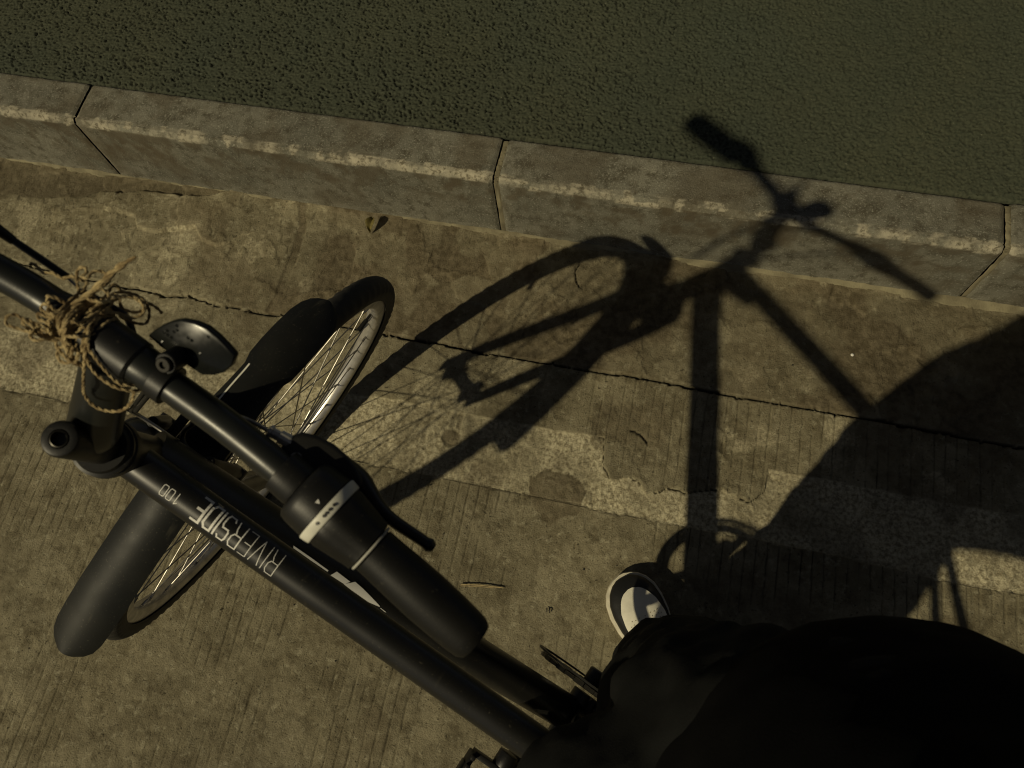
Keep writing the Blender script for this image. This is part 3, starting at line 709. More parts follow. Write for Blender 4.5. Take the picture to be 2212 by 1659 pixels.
# handlebar
SWEEP, RISE = .13022, .01208
def bar_pt(u, sym=False):
    au = abs(u)
    if u < 0 and not sym:
        up = np.interp(au, [0, .05, .13, .3], [0, 0, RISE, RISE]); back = np.interp(au, [0, .09, .13, .18, .31, .4], [-.0006, -.0014, .0004, .0046, .0186, .0290])
        return BC + np.array([0, u, 0]) - back * FX + up * SX
    back = np.interp(au, [0, .06, .30], [0, 0, .24 * np.tan(SWEEP)]); back += max(0, au - .30) * np.tan(SWEEP)
    up = np.interp(au, [0, .05, .13, .3], [0, 0, RISE, RISE])
    return BC + np.array([0, u, 0]) - back * FX + up * SX
us = np.concatenate([np.linspace(-.3085, -.036, 30), np.linspace(-.034, .034, 9), np.linspace(.036, .318, 30)])
hb = MB(); pts = np.array([bar_pt(u) for u in us])
for _ in range(3): pts[1:-1] = (pts[:-2] + 2 * pts[1:-1] + pts[2:]) / 4
hb.tube(pts, np.interp(np.abs(us), [0, .033, .040, .31], [.0142, .0142, .0112, .0112]), 30)
bar = part(hb, 'handlebar', M['barpaint'], steer=True)
def bar_dir(u): d = bar_pt(u + .004) - bar_pt(u - .004); return d / np.linalg.norm(d)
def sweep_bar(mb, prof, sgn, n=30, flute=0, famp=0.0):
    """prof: (|u|, radius) list following the bar's bend"""
    P = np.array([bar_pt(sgn * u) for u, r in prof]); T = bar_dir(sgn * prof[len(prof) // 2][0]); x = np.cross(SX, T); x /= np.linalg.norm(x); y = np.cross(T, x)
    th = np.linspace(0, 2 * np.pi, n, endpoint=False); w = 1 + famp * (np.sin(flute * th) > 0) if flute else np.ones(n)
    V = np.array([p + r * w[:, None] * (np.cos(th)[:, None] * x + np.sin(th)[:, None] * y) for p, (u, r) in zip(P, prof)])
    b0 = mb.n; mb.grid(V, closed_v=True); mb.f.append(tuple(b0 + j for j in range(n))); mb.f.append(tuple(b0 + (len(prof) - 1) * n + j for j in range(n - 1, -1, -1)))
g = MB(); sweep_bar(g, [(.2205, .0148), (.2215, .0164), (.230, .0165), (.250, .0172), (.268, .0176), (.288, .0171), (.302, .0163), (.308, .0155), (.3115, .0135), (.3125, .0060)], -1, 36)
gR = part(g, 'grip', M['rubber'], steer=True); gR['label'] = 'short smooth black grip next to the gear shifter'
g = MB(); sweep_bar(g, [(.176, .0160), (.178, .0205), (.20, .0208), (.24, .0216), (.27, .0220), (.30, .0212), (.316, .0195), (.321, .0160), (.322, .0060)], 1, 36)
part(g, 'grip', M['rubber'], steer=True)
# twist shifter on the right
t = MB(); sweep_bar(t, [(.1585, .0150), (.1590, .0200), (.1610, .0222), (.166, .0233), (.1775, .0240), (.1792, .0240), (.1794, .0200)], -1, 40)
shifter = part(t, 'twist_shifter', M['plastic'], steer=True)
t = MB(); sweep_bar(t, [(.1796, .0200), (.1797, .0246), (.1806, .0250), (.1862, .0242), (.1868, .0236), (.1869, .0200)], -1, 48)
ring = part(t, 'indicator_ring', M['greywhite'], shifter, steer=True)
t = MB(); sweep_bar(t, [(.1870, .0190), (.1872, .0222), (.190, .0225), (.196, .0216), (.206, .0200), (.214, .0187), (.2172, .0186), (.2180, .0150)], -1, 48, 9, .030)
part(t, 'twist_sleeve', M['rubber'], shifter, steer=True)
t = MB(); sweep_bar(t, [(.2183, .0150), (.2185, .0178), (.2196, .0179), (.2201, .0174), (.2204, .0150)], -1, 40); part(t, 'sleeve_flange', M['tape2'], shifter, steer=True)
# gear dots on the ring and the pointer
def bar_frame(u):
    T = bar_dir(u); x = FX - T * (FX @ T); x /= np.linalg.norm(x); y = np.cross(x, T); y = y if y @ SX > 0 else -y; return T, x, y
T_, x_, y_ = bar_frame(-.183)
mb = MB()
for k, ang in enumerate((76, 85, 92, 97, 112)):
    a = R_(ang); rd = np.cos(a) * x_ + np.sin(a) * y_; tg = -np.sin(a) * x_ + np.cos(a) * y_
    c = bar_pt(-.1832) + rd * .0249
    mb.prism([(.0011 * np.cos(q), .0011 * np.sin(q)) for q in np.linspace(0, 2 * np.pi, 12, endpoint=False)], -.0004, .0003, lambda p, q, h: c + tg * p + T_ * q + rd * h)
part(mb, 'gear_marks', M['ink'], ring, steer=True, smooth=False)
a = R_(88); rd = np.cos(a) * x_ + np.sin(a) * y_; tg = -np.sin(a) * x_ + np.cos(a) * y_; c = bar_pt(-.1745) + rd * .0240
mb = MB(); mb.prism([(0, -.0016), (.0016, .0012), (-.0016, .0012)], -.0006, .0003, lambda p, q, h: c + tg * p - T_ * -q + rd * h)
part(mb, 'pointer', M['white'], shifter, steer=True, smooth=False)

# brake levers (right one measured; left one mirrored)
def brake_lever(sgn):
    B0 = bar_pt(sgn * .150, True)
    P = lambda lat, fwd, up: B0 + np.array([0, -sgn * lat, 0]) + fwd * FX + up * SX   # lat > 0 towards the stem
    c = MB(); sweep_bar(c, [(.1405, .0125), (.1410, .0152), (.1555, .0156), (.1580, .0150)], sgn, 30)
    lev = part(c, 'brake_lever', M['plastic'], steer=True)
    b = MB(); b.prism([(.018, .012), (.020, .030), (.014, .0385), (.004, .0425), (-.008, .0440), (-.020, .0430), (-.030, .0405), (-.038, .0365), (-.041, .030), (-.030, .018), (-.010, .010)], -.0095, .0075, lambda u, v, h: P(u, v, h - .010))
    part(b, 'lever_housing', M['plastic'], lev, steer=True, bevel=.0035, seg=3)
    b = MB(); pts = smooth_path([P(-.018, .035, -.012), P(-.034, .0345, -.0125), P(-.046, .0305, -.013), P(-.058, .0268, -.0135), P(-.073, .0255, -.0135), P(-.090, .0260, -.013), P(-.1045, .0262, -.013)], 8)
    b.tube(pts, np.interp(np.linspace(0, 1, len(pts)), [0, .25, .45, .6, .92, .96, 1], [.0080, .0078, .0062, .0046, .0041, .0052, .0030]), 18)
    part(b, 'lever_blade', M['paint'], lev, steer=True)
    b = MB(); b.lathe([(0, .0032), (.002, .0048), (.009, .0048), (.0095, .0036), (.0145, .0036), (.015, .0046), (.017, .0046), (.018, .0028)], P(.015, .0285, -.006), (P(.031, .0265, -.006) - P(.015, .0285, -.006)), 18, 9, .05)
    part(b, 'cable_adjuster', M['alu'], lev, steer=True)
    b = MB(); b.lathe([(0, .0036), (.001, .0040), (.003, .0040), (.0036, .0030)], P(.006, .022, -.0025), SX, 16); part(b, 'lever_screw', M['steel'], lev, steer=True)
    return P
PR = brake_lever(-1); PL = brake_lever(1)
# cables
def cable(pts, r=.0025, name='brake_cable', m='plastic', steer=True):
    b = MB(); b.tube(smooth_path(pts, 10), r, 12); return part(b, name, M[m], steer=steer)
BF = lambda lat, fwd, up: BC + np.array([0, lat, 0]) + fwd * FX + up * SX
cable([PL(.031, .0262, -.007), BF(.1104, .0190, -.012), BF(.0988, .0185, -.012), BF(.0754, .0191, -.012), BF(.058, .0194, -.012)], .0027)
cable([BF(.058, .0194, -.012), BF(.046, .0175, -.015)], .0010, 'bare_cable', 'steel')
cable([BF(.046, .0172, -.015), BF(.0261, .0202, -.021), BF(.0136, .0204, -.024), BF(.002, .010, -.036), BF(.008, .004, -.09), BF(.012, .004, -.16), CR + FX * .026 + YX * .040 + SX * .08], .0025)
cable([PR(.031, .0262, -.007), PR(.048, .024, -.012), PR(.062, .020, -.016)], .0016, 'bare_cable', 'steel')
cable([PR(.060, .0205, -.016), BF(-.05, .004, -.030), BF(-.015, .004, -.06), BF(.006, -.006, -.11), BF(.020, -.004, -.17), CR + FX * .022 + YX * .050 + SX * .06], .0024)
lp = [st(bar_pt(-.157) - FX * .004 - SX * .020), st(bar_pt(-.12) - FX * .012 - SX * .035), np.array([.818, -.060, .835]), np.array([.838, -.046, .815]), np.array([.846, -.034, .805]), np.array([.838, -.025, .800]), np.array([.81, -.022, .795]), np.array([.775, -.020, .765])]
cable(lp, .0026, 'gear_cable', 'plastic', False)

b = MB(); p0, p1 = PL(.012, .030, -.006), BF(.100, .0183, -.012); ax_ = p1 - p0; Lx = np.linalg.norm(ax_)
b.lathe([(0, .0060), (.25 * Lx, .0058), (.55 * Lx, .0044), (.98 * Lx, .0031), (Lx, .0027)], p0, ax_, 16); part(b, 'cable_boot', M['rubber'], steer=True)
# clamp-on front reflector
Tn = -FX * np.cos(R_(51)) + SX * np.sin(R_(51)); up30 = SX * np.cos(R_(51)) + FX * np.sin(R_(51))
C0 = bar_pt(-.040) + FX * .020 + SX * .005
b = MB(); sweep_bar(b, [(.0365, .0120), (.0368, .0145), (.0475, .0145), (.0478, .0120)], -1, 30)
rfl = part(b, 'front_reflector', M['plastic'], steer=True); rfl['label'] = 'clip-on smoky reflector on the bar'
rp = [(.0255, -.003), (.0225, .005), (.019, .012), (.0145, .0185), (.0095, .0236), (.001, .028), (-.0075, .0302), (-.0165, .0295), (-.0245, .0277), (-.0325, .0252), (-.0335, .017), (-.031, .0085), (-.026, .002), (-.019, -.0035), (0, -.0045), (.015, -.0045)]
b = MB(); b.prism(rp, -.007, .0, lambda u, v, h: C0 + YX * u + up30 * v + Tn * h); part(b, 'reflector_housing', M['reflector'], rfl, steer=True, bevel=.0016, seg=2)
b = MB()                                                   # pyramid facets of the lens
poly = np.array(rp); cen = poly.mean(0); inner = [tuple(cen + (q - cen) * .90) for q in poly]
for i in range(-14, 12):
    for j in range(-4, 20):
        u, v = i * .0029 + (.00145 if j % 2 else 0), j * .0026
        if in_poly(np.array([u]), np.array([v]), inner)[0]:
            cpt = C0 + YX * u + up30 * v + Tn * (.00002); spark = random.random() < .04 + .30 * (u > .006 and v > .006); hgt_ = .0004 if spark else .00002; r = .00135
            ring_ = [cpt + YX * r * np.cos(q) + up30 * r * np.sin(q) for q in np.linspace(0, 2 * np.pi, 6, endpoint=False)]
            tip = cpt + Tn * hgt_ + (YX * random.uniform(-.0006, .0006) + up30 * random.uniform(-.0006, .0006)) * spark
            if spark: b.add(ring_ + [tip], [(k, (k + 1) % 6, 6) for k in range(6)])
fo = part(b, 'lens_facets', M['reflector'], rfl, steer=True, smooth=False); fo['kind'] = 'stuff'
b = MB(); q = C0 - FX * .006 + SX * .006 + YX * .0
b.lathe([(-.012, .0075), (.006, .0075), (.0068, .0068)], q, SX * .8 - FX * .6, 22); part(b, 'reflector_bracket', M['plastic'], rfl, steer=True)
b = MB(); b.lathe([(.0066, .0054), (.0092, .0054), (.0098, .0048), (.0098, .0026), (.0075, .0024), (.0075, .0001)], q, SX * .8 - FX * .6, 20); part(b, 'bracket_screw', M['dark_steel'], rfl, steer=True)

# cranks, chainring, pedals
yR = -.047
cr = MB(); nT = 42
def cog(mb, c, r, n, w, inner):
    V = []
    for k in range(n * 4):
        a = 2 * np.pi * k / (n * 4); rr = r + (.0032 if k % 4 in (1, 2) else -.0012); V.append((a, rr))
    o_ = [[c + np.array([rr * np.cos(a), y, rr * np.sin(a)]) for a, rr in V] for y in (-w, w)]
    i_ = [[c + np.array([inner * np.cos(a), y, inner * np.sin(a)]) for a, rr in V] for y in (w, -w)]
    mb.grid(np.array(o_ + i_), closed_u=True, closed_v=True)
cog(cr, BB + [0, yR, 0], .0835, nT, .0011, .071)
for k in range(5):
    a = 2 * np.pi * k / 5 + .3; d = np.array([np.cos(a), 0, np.sin(a)]); cr.box(BB + [0, yR, 0] + d * .044, d * .031, YX * .0022, np.cross(d, YX) * .008)
cr.lathe([(-.006, .022), (.006, .022)], BB + [0, yR, 0], YX, 24)
chainring = part(cr, 'chainring', M['dark_steel'])
b = MB(); V = []
for a in np.linspace(0, 2 * np.pi, 72, endpoint=False):
    d = np.array([np.cos(a), 0, np.sin(a)]); V.append([BB + [0, yR - .006 + dy, 0] + d * r for dy, r in ((-.0015, .086), (-.0015, .0945), (.0012, .0945), (.0012, .086))])
b.grid(np.array(V), closed_u=True, closed_v=True); part(b, 'chain_guard_ring', M['plastic'], chainring)
CA = R_(76)
def crank(sgn, ang):
    d = np.array([np.cos(ang), 0, np.sin(ang)]); e = np.array([-np.sin(ang), 0, np.cos(ang)]); o0 = BB + [0, sgn * .062, 0]; o1 = BB + d * .170 + [0, sgn * .078, 0]
    b = MB(); b.lathe([(-.012, .016), (.010, .016), (.012, .013)], o0, YX * sgn, 20)
    pts = ln(o0, o1, 8); V = []
    for i, p in enumerate(pts):
        h = np.interp(i, [0, 7], [.0145, .0115]); w = .0068; V.append([p + e * h * c_ + YX * w * s_ for c_, s_ in ((-1, -.6), (-.6, -1), (.6, -1), (1, -.6), (1, .6), (.6, 1), (-.6, 1), (-1, .6))])
    V = np.array(V); b0 = b.n; b.grid(V, closed_v=True); b.f.append(tuple(range(b0, b0 + 8))); b.f.append(tuple(range(b0 + 63, b0 + 55, -1)))
    b.lathe([(-.009, .0130), (.009, .0130)], o1, YX, 20)
    ca = part(b, 'crank_arm', M['paint'], bevel=.0008)
    # pedal: cage with teeth, axle and reflectors
    pc = o1 + YX * sgn * .053; q = MB()
    fw_, up_ = (np.array([.93, 0, .37]), np.array([-.37, 0, .93])) if sgn > 0 else (np.array([.38, 0, .925]), np.array([-.925, 0, .38]))
    q.lathe([(-.05, .008), (-.03, .011), (.03, .011), (.046, .009)], pc, YX, 18)
    for s in (-1, 1):
        q.box(pc + fw_ * s * .040, fw_ * .0035, YX * .040, up_ * .011)
        q.box(pc + YX * s * .040, YX * .0035, fw_ * .040, up_ * .009)
        for k in range(7): q.box(pc + fw_ * s * .040 + YX * (-.036 + .012 * k) + up_ * .0125, fw_ * .003, YX * .0028, up_ * .003)
    q.box(pc, fw_ * .036, YX * .006, up_ * .006)
    pe = part(q, 'pedal', M['plastic'], bevel=.001)
    for s in (-1, 1):
        r = MB(); r.box(pc + fw_ * s * .0445, fw_ * .0012, YX * .026, up_ * .007); part(r, 'pedal_reflector', M['reflector'], pe, bevel=.0006)
crank(1, CA); crank(-1, CA + math.pi)
# chain and rear sprocket
b = MB(); cog(b, RAX + [0, yR, 0], .038, 18, .0011, .020); part(b, 'sprocket', M['dark_steel'])
b = MB(); pts = []
for a in np.linspace(R_(95), R_(-95), 18): pts.append(BB + [.083 * np.cos(a), yR, .083 * np.sin(a)])
for a in np.linspace(R_(265), R_(95), 10): pts.append(RAX + [.038 * np.cos(a), yR, .038 * np.sin(a)])
pts.append(pts[0]); P = []
for a_, c_ in zip(pts[:-1], pts[1:]):
    k = max(1, int(np.linalg.norm(c_ - a_) / .0127)); P += [a_ + (c_ - a_) * i / k for i in range(k)]
for i in range(len(P)):
    a_, c_ = P[i], P[(i + 1) % len(P)]; m_ = (a_ + c_) / 2; d = (c_ - a_) / 2; n_ = np.cross(d, YX); n_ = n_ / np.linalg.norm(n_)
    b.box(m_, d * .95, YX * (.0032 if i % 2 else .0024), n_ * .0038)
ch = part(b, 'chain', M['dark_steel'], smooth=False); ch['kind'] = 'stuff'
# seat post and saddle
b = MB(); b.tube(ln(STOP - [0, 0, .03], STOP + [-.070, 0, .150], 6), .0135, 20); part(b, 'seat_post', M['paint'])
b = MB(); V = []
for x, w, zc, th in [(.20, .006, .888, .010), (.192, .019, .892, .022), (.15, .023, .892, .030), (.09, .030, .890, .036), (.03, .055, .892, .040), (-.02, .078, .898, .042), (-.055, .080, .902, .040), (-.072, .060, .902, .030), (-.078, .03, .902, .016)]:
    V.append([(x - .02, w * np.cos(q), zc - .035 + th * (.55 * np.sin(q) if np.sin(q) > 0 else .35 * np.sin(q))) for q in np.linspace(0, 2 * np.pi, 24, endpoint=False)])
V = np.array(V); b.grid(V, closed_v=True); b.f.append(tuple(range(24))); b.f.append(tuple(range(len(V) * 24 - 1, len(V) * 24 - 25, -1))); part(b, 'saddle', M['rubber'])
# rear mudguard
b = MB(); V = []
for a in np.linspace(60, 205, 40):
    V.append([RAX + gpoint(.372 - .010 * k * k, a) + YX * .031 * k for k in np.linspace(-1, 1, 9)] + [RAX + gpoint(.3695 - .010 * k * k, a) + YX * .030 * k for k in np.linspace(1, -1, 9)])
b.grid(np.array(V), closed_v=True); part(b, 'rear_mudguard', M['guard'])

# ------------------------------------------------------------------ twine tied round the bar and stem
def twine_world(lat, fwd, up): return to_world(st(BC + np.array([0, lat, 0]) + fwd * FX + up * SX))
tw = MB()
def strand(pts, r=.00072, jitter=.0004, turns=330.):
    P = smooth_path(pts, 10); L = np.concatenate([[0], np.cumsum(np.linalg.norm(np.diff(P, axis=0), axis=1))])
    n = max(8, int(L[-1] / .0011)); t = np.linspace(0, L[-1], n); P = np.stack([np.interp(t, L, P[:, k]) for k in range(3)], 1)
    P = P + np.cumsum(RNG.normal(0, jitter * .12, P.shape), 0) * .5
    T = np.gradient(P, axis=0); T /= np.linalg.norm(T, axis=1)[:, None]
    x = np.cross(np.array([.3, .2, .93]), T); x /= np.linalg.norm(x, axis=1)[:, None] + 1e-9; y = np.cross(T, x)
    rr = np.full(n, float(r)) if np.isscalar(r) else np.interp(np.linspace(0, 1, n), np.linspace(0, 1, len(r)), r)
    for ph_ in (0, math.pi):
        a = t * turns * 2 + ph_; rc = rr * .72
        tw.tube(P + (np.cos(a) * rc)[:, None] * x + (np.sin(a) * rc)[:, None] * y, rr, 6)
W_ = lambda l: np.array([twine_world(*q) for q in l])
def bar_wrap(u, tilt, r0, a0, a1, phase=0.0):
    out = []
    for a in np.linspace(a0, a1, int(abs(a1 - a0) / 20) + 2):
        q = R_(a); rr = r0 + .0008 * math.sin(3 * q + phase); out.append(twine_world(u + tilt * math.cos(q), rr * math.cos(q), rr * math.sin(q)))
    return np.array(out)
for k in range(15):
    u = .008 + .0018 * k + random.uniform(-.001, .001)
    strand(bar_wrap(u, random.uniform(-.006, .006), .0156 + .0011 * (k % 3), random.uniform(-200, -100), random.uniform(250, 330), k), .00072)
for k in range(5):                                          # diagonal lashings across clamp and stem
    a = random.uniform(-.002, .004)
    strand(W_([(.034 - .002 * k, .012 + a, .010), (.030 - .002 * k, -.002, .0205 + a), (.022 - .001 * k, -.013, .0165), (.012, -.020 - a, .004), (.004 + .001 * k, -.022, -.006)]), .00072)
TAIL = [(0.0294, 0.0056, 0.016), (0.0284, 0.0116, 0.017), (0.0259, 0.0196, 0.0175), (0.0225, 0.0352, 0.021), (0.0187, 0.0457, 0.0255), (0.0137, 0.0551, 0.03)]
strand(W_(TAIL), [.0011, .0012, .0014, .0016, .0014, .0004], .0003, 160.)
strand(W_([(a + .001, b - .0015, c - .002) for a, b, c in TAIL[:-1]]), .0009)
LOOPS = dict(
 loopb=[(0.0224, -0.0127, 0.012), (0.0267, -0.0185, 0.0135), (0.0322, -0.0201, 0.0149), (0.0398, -0.0226, 0.0164), (0.05, -0.0259, 0.0178), (0.0526, -0.025, 0.0193), (0.0537, -0.0214, 0.0193), (0.051, -0.0182, 0.0178), (0.0444, -0.0179, 0.0164), (0.0358, -0.0184, 0.0149), (0.0291, -0.0189, 0.0135), (0.025, -0.0146, 0.012)],
 loopb2=[(0.0250, -0.0130, 0.011), (0.0322, -0.0190, 0.0130), (0.0390, -0.0205, 0.0140), (0.0452, -0.0205, 0.015), (0.0458, -0.0165, 0.016), (0.0400, -0.0160, 0.0150), (0.0330, -0.0165, 0.0149), (0.027, -0.012, 0.015)],
 loopc=[(0.0288, -0.01, 0.016), (0.034, -0.0067, 0.0169), (0.0413, -0.0066, 0.0158), (0.0441, -0.0044, 0.0158), (0.0423, -0.0018, 0.0167), (0.0373, -0.0013, 0.0176), (0.0331, -0.0037, 0.0185), (0.0343, -0.0068, 0.0175), (0.0422, -0.0096, 0.0166), (0.0387, -0.0119, 0.0157), (0.0329, -0.0102, 0.0158), (0.0312, -0.0153, 0.0138), (0.0279, -0.0186, 0.0129), (0.0243, -0.0171, 0.012)],
 tail2=[(0.0751, 0.0115, 0.0), (0.0741, 0.0137, 0.0013), (0.069, 0.0136, 0.0027), (0.0634, 0.0128, 0.004), (0.0583, 0.0162, 0.0053), (0.051, 0.0168, 0.0067), (0.0463, 0.0215, 0.008), (0.0393, 0.0233, 0.0093), (0.0349, 0.0239, 0.0107), (0.0315, 0.0153, 0.014)],
 loopf=[(0.0324, 0.0153, 0.014), (0.0431, 0.0249, 0.0117), (0.0434, 0.0288, 0.0133), (0.0404, 0.0312, 0.015), (0.0366, 0.0289, 0.0167), (0.0367, 0.0252, 0.0183), (0.0326, 0.0262, 0.02), (0.0335, 0.0307, 0.0183), (0.0311, 0.0347, 0.0167), (0.0265, 0.0351, 0.015), (0.024, 0.033, 0.0133), (0.026, 0.0258, 0.0117), (0.0274, 0.0145, 0.014)],
 coil1=[(0.0157, 0.0081, 0.014), (0.0176, 0.02, 0.0087), (0.0211, 0.0262, 0.0033), (0.0192, 0.032, 0.0), (0.0116, 0.0365, -0.0033), (0.0035, 0.0364, -0.0058), (-0.0025, 0.0311, -0.0073), (-0.0036, 0.0244, -0.0089), (0.0059, 0.0198, -0.0104), (0.0141, 0.0189, -0.012)],
 coil2=[(0.0151, 0.0041, 0.017), (0.0142, 0.0188, 0.010), (0.0153, 0.0266, 0.006), (0.0115, 0.0321, 0.003), (0.004, 0.0341, 0.0), (-0.0017, 0.0298, 0.0), (0.0005, 0.0226, 0.002), (0.0087, 0.0194, 0.005), (0.0138, 0.0128, 0.014)],
 coil3=[(0.0187, 0.0067, 0.017), (0.0199, 0.0209, 0.010), (0.0238, 0.0333, 0.004), (0.0191, 0.0328, 0.0), (0.0131, 0.0349, -0.0067), (0.001, 0.0375, -0.0133), (-0.004, 0.0369, -0.02)],
 coil4=[(0.0187, 0.0107, 0.017), (0.0165, 0.0230, 0.010), (0.0140, 0.0300, 0.006), (0.0060, 0.0360, 0.0), (0.0000, 0.0345, -0.003), (0.003, 0.0270, -0.002), (0.010, 0.0240, 0.004), (0.016, 0.0290, 0.008), (.021, .021, .012)],
 low1=[(0.010, 0.0005, 0.0205), (0.0045, -0.0085, 0.017), (-0.001, -0.0110, 0.015), (-0.0116, -0.0146, 0.012), (-0.0233, -0.0166, 0.009), (-0.0300, -0.0120, 0.004), (-.0345, -.006, -.008)],
 low2=[(0.010, 0.0, 0.0205), (0.0047, -0.0114, 0.016), (0.0006, -0.0165, 0.012), (-0.0089, -0.0203, 0.008), (-0.022, -0.0197, 0.006), (-0.0310, -0.0150, 0.000), (-.034, -.008, -.01)],
 low3=[(0.008, -.004, .0195), (0.0035, -0.0155, 0.012), (-0.0026, -0.0312, -0.0009), (-0.0029, -0.037, -0.0137), (-0.0099, -0.0397, -0.018), (-0.0181, -0.0379, -0.019), (-0.0267, -0.032, -0.0171), (-0.031, -0.0231, -0.0086), (-0.0308, -0.0163, 0.0)],
 low4=[(0.0079, -0.0148, 0.014), (0.0073, -0.0218, 0.0096), (0.0173, -0.0219, 0.0092), (0.025, -0.0188, 0.0088), (0.0232, -0.0143, 0.0124), (0.0142, -0.0139, 0.015)],
 low5=[(0.0130, -0.0140, 0.014), (0.0115, -0.0240, 0.006), (0.0180, -0.0265, 0.004), (0.0220, -0.0220, 0.006), (0.0180, -0.0160, 0.012)])
for k, l in LOOPS.items(): strand(W_(l))
for k in range(4):                                          # loose frizz loops in the mass
    c = np.array([.024 + random.uniform(-.012, .014), random.uniform(-.02, .022), .016]); l = []
    a0 = random.uniform(0, 6.28)
    for a in np.linspace(a0, a0 + random.uniform(4.5, 7), 9): l.append(tuple(c + np.array([.007 * np.cos(a), .005 * np.sin(a), .004 + .004 * np.sin(2 * a)]) * random.uniform(.8, 1.2)))
    strand(W_(l), .0008)
two = tw.obj('twine', M['twine'], None, weld=False)
tag(two, 'tangle of frayed jute twine wound around the handlebar and stem', 'twine')

# ------------------------------------------------------------------ rider
person = empty('person', Matrix.Translation((.16, -.125, 0)))
tag(person, 'person in black jacket and trousers astride the bicycle, one black and white sneaker showing', 'person')
PI_ = Matrix.Translation((-.16, .125, 0))
fwd3, rgt3 = np.array([np.cos(PSI), np.sin(PSI), 0]), np.array([np.sin(PSI), -np.cos(PSI), 0])
ctr = np.array([.165, -.130, 0])
def bp(f, r, h): return ctr + fwd3 * f + rgt3 * r + np.array([0, 0, h])
ANK_R = np.array([.180, .0, .10]); ANK_L = np.array([.03, -.34, .10])
KNE_R = np.array([.128, -.012, .50]); KNE_L = np.array([.030, -.250, .50])
HIP_R, HIP_L = bp(-.01, .062, .90), bp(-.01, -.10, .90)
PHONE = np.array([0, 0, CAM_H]) + np.array([.004, -.006, .016])
# body: one skin-modified skeleton
bv, be, br = [], [], []
def jn(p, r, par=None):
    bv.append(tuple(p)); br.append(r)
    if par is not None: be.append((par, len(bv) - 1))
    return len(bv) - 1
pel = jn(bp(-.02, -.02, .94), .10); sp1 = jn(bp(-.045, -.03, 1.10), .09, pel); sp2 = jn(bp(-.06, -.035, 1.26), .095, sp1); che = jn(bp(-.06, -.035, 1.38), .08, sp2)
nek = jn(bp(-.04, -.03, 1.47), .052, che); nk2 = jn(bp(-.02, -.03, 1.52), .05, nek); hd1 = jn(bp(0, -.03, 1.58), .072, nk2); hd2 = jn(bp(-.005, -.03, 1.65), .082, hd1); hd3 = jn(bp(-.01, -.03, 1.71), .062, hd2)
jn(bp(.08, -.03, 1.592), .014, hd1)
hands = []
for sgn, hip, kne, ank in ((1, HIP_R, KNE_R, ANK_R), (-1, HIP_L, KNE_L, ANK_L)):
    h = jn(hip, .07, pel); t_ = jn(hip * .5 + kne * .5, .072, h); k = jn(kne, .054, t_); c = jn(kne * .62 + ank * .38, .05, k); a = jn(ank, .035, c)
    toe = np.array([.115, .165, .045]) if sgn > 0 else ank + np.array([-.13, .09, -.055]); jn(ank * .4 + toe * .6 - [0, 0, .012], .034, a)
    s_ = jn(bp(-.06, -.035 + sgn * .16, 1.37), .045, che); e_ = jn(bp(-.04, -.03 + sgn * .235, 1.13), .036, s_)
    wr = PHONE + rgt3 * sgn * .085 - fwd3 * .045 + np.array([0, 0, -.012]); f_ = jn(bp(-.04, -.03 + sgn * .235, 1.13) * .45 + wr * .55, .029, e_); w_ = jn(wr, .023, f_)
    pm = jn(wr + fwd3 * .03 - rgt3 * sgn * .006 + np.array([0, 0, .012]), .027, w_)
    base = np.array(bv[pm])
    for q in range(4):
        p1 = jn(base + fwd3 * (.028 - .014 * q) * .9 + np.array([0, 0, .030]) - rgt3 * sgn * .002, .0095, pm); p2 = jn(np.array(bv[p1]) + np.array([0, 0, .022]) - rgt3 * sgn * .008, .0085, p1); jn(np.array(bv[p2]) - rgt3 * sgn * (.024 - .003 * abs(q - 1)) + np.array([0, 0, .006]), .0075, p2)
    th1 = jn(base - fwd3 * .018 + np.array([0, 0, .020]) - rgt3 * sgn * .012, .011, pm); jn(np.array(bv[th1]) - rgt3 * sgn * .03 + fwd3 * .008 + np.array([0, 0, .016]), .009, th1)
bme = bpy.data.meshes.new('body'); bme.from_pydata(bv, be, [])
bm = bmesh.new(); bm.from_mesh(bme); sl_ = bm.verts.layers.skin.verify()
for i, v in enumerate(bm.verts): v[sl_].radius = (br[i], br[i]); v[sl_].use_root = (i == 0)
bm.to_mesh(bme); bm.free()
bo = link('body', bme, person, PI_)
sk_ = bo.modifiers.new('skin', 'SKIN'); sk_.use_smooth_shade = True
bo.modifiers.new('sub', 'SUBSURF').render_levels = 1
bme.materials.append(M['skin'])
hr = MB(); V = []
hc = bp(-.02, -.03, 1.665)
for i in range(9):
    a = R_(-8 + 98 * i / 8); V.append([hc + (fwd3 * .098 * np.cos(q) + rgt3 * .088 * np.sin(q)) * np.cos(a) * (1 if np.cos(q) < .4 or a > R_(35) else .80) + np.array([0, 0, .105 * np.sin(a)]) for q in np.linspace(0, 2 * np.pi, 24, endpoint=False)])
hr.grid(np.array(V), closed_v=True); hr.obj('hair', M['hair'], person, PI_)

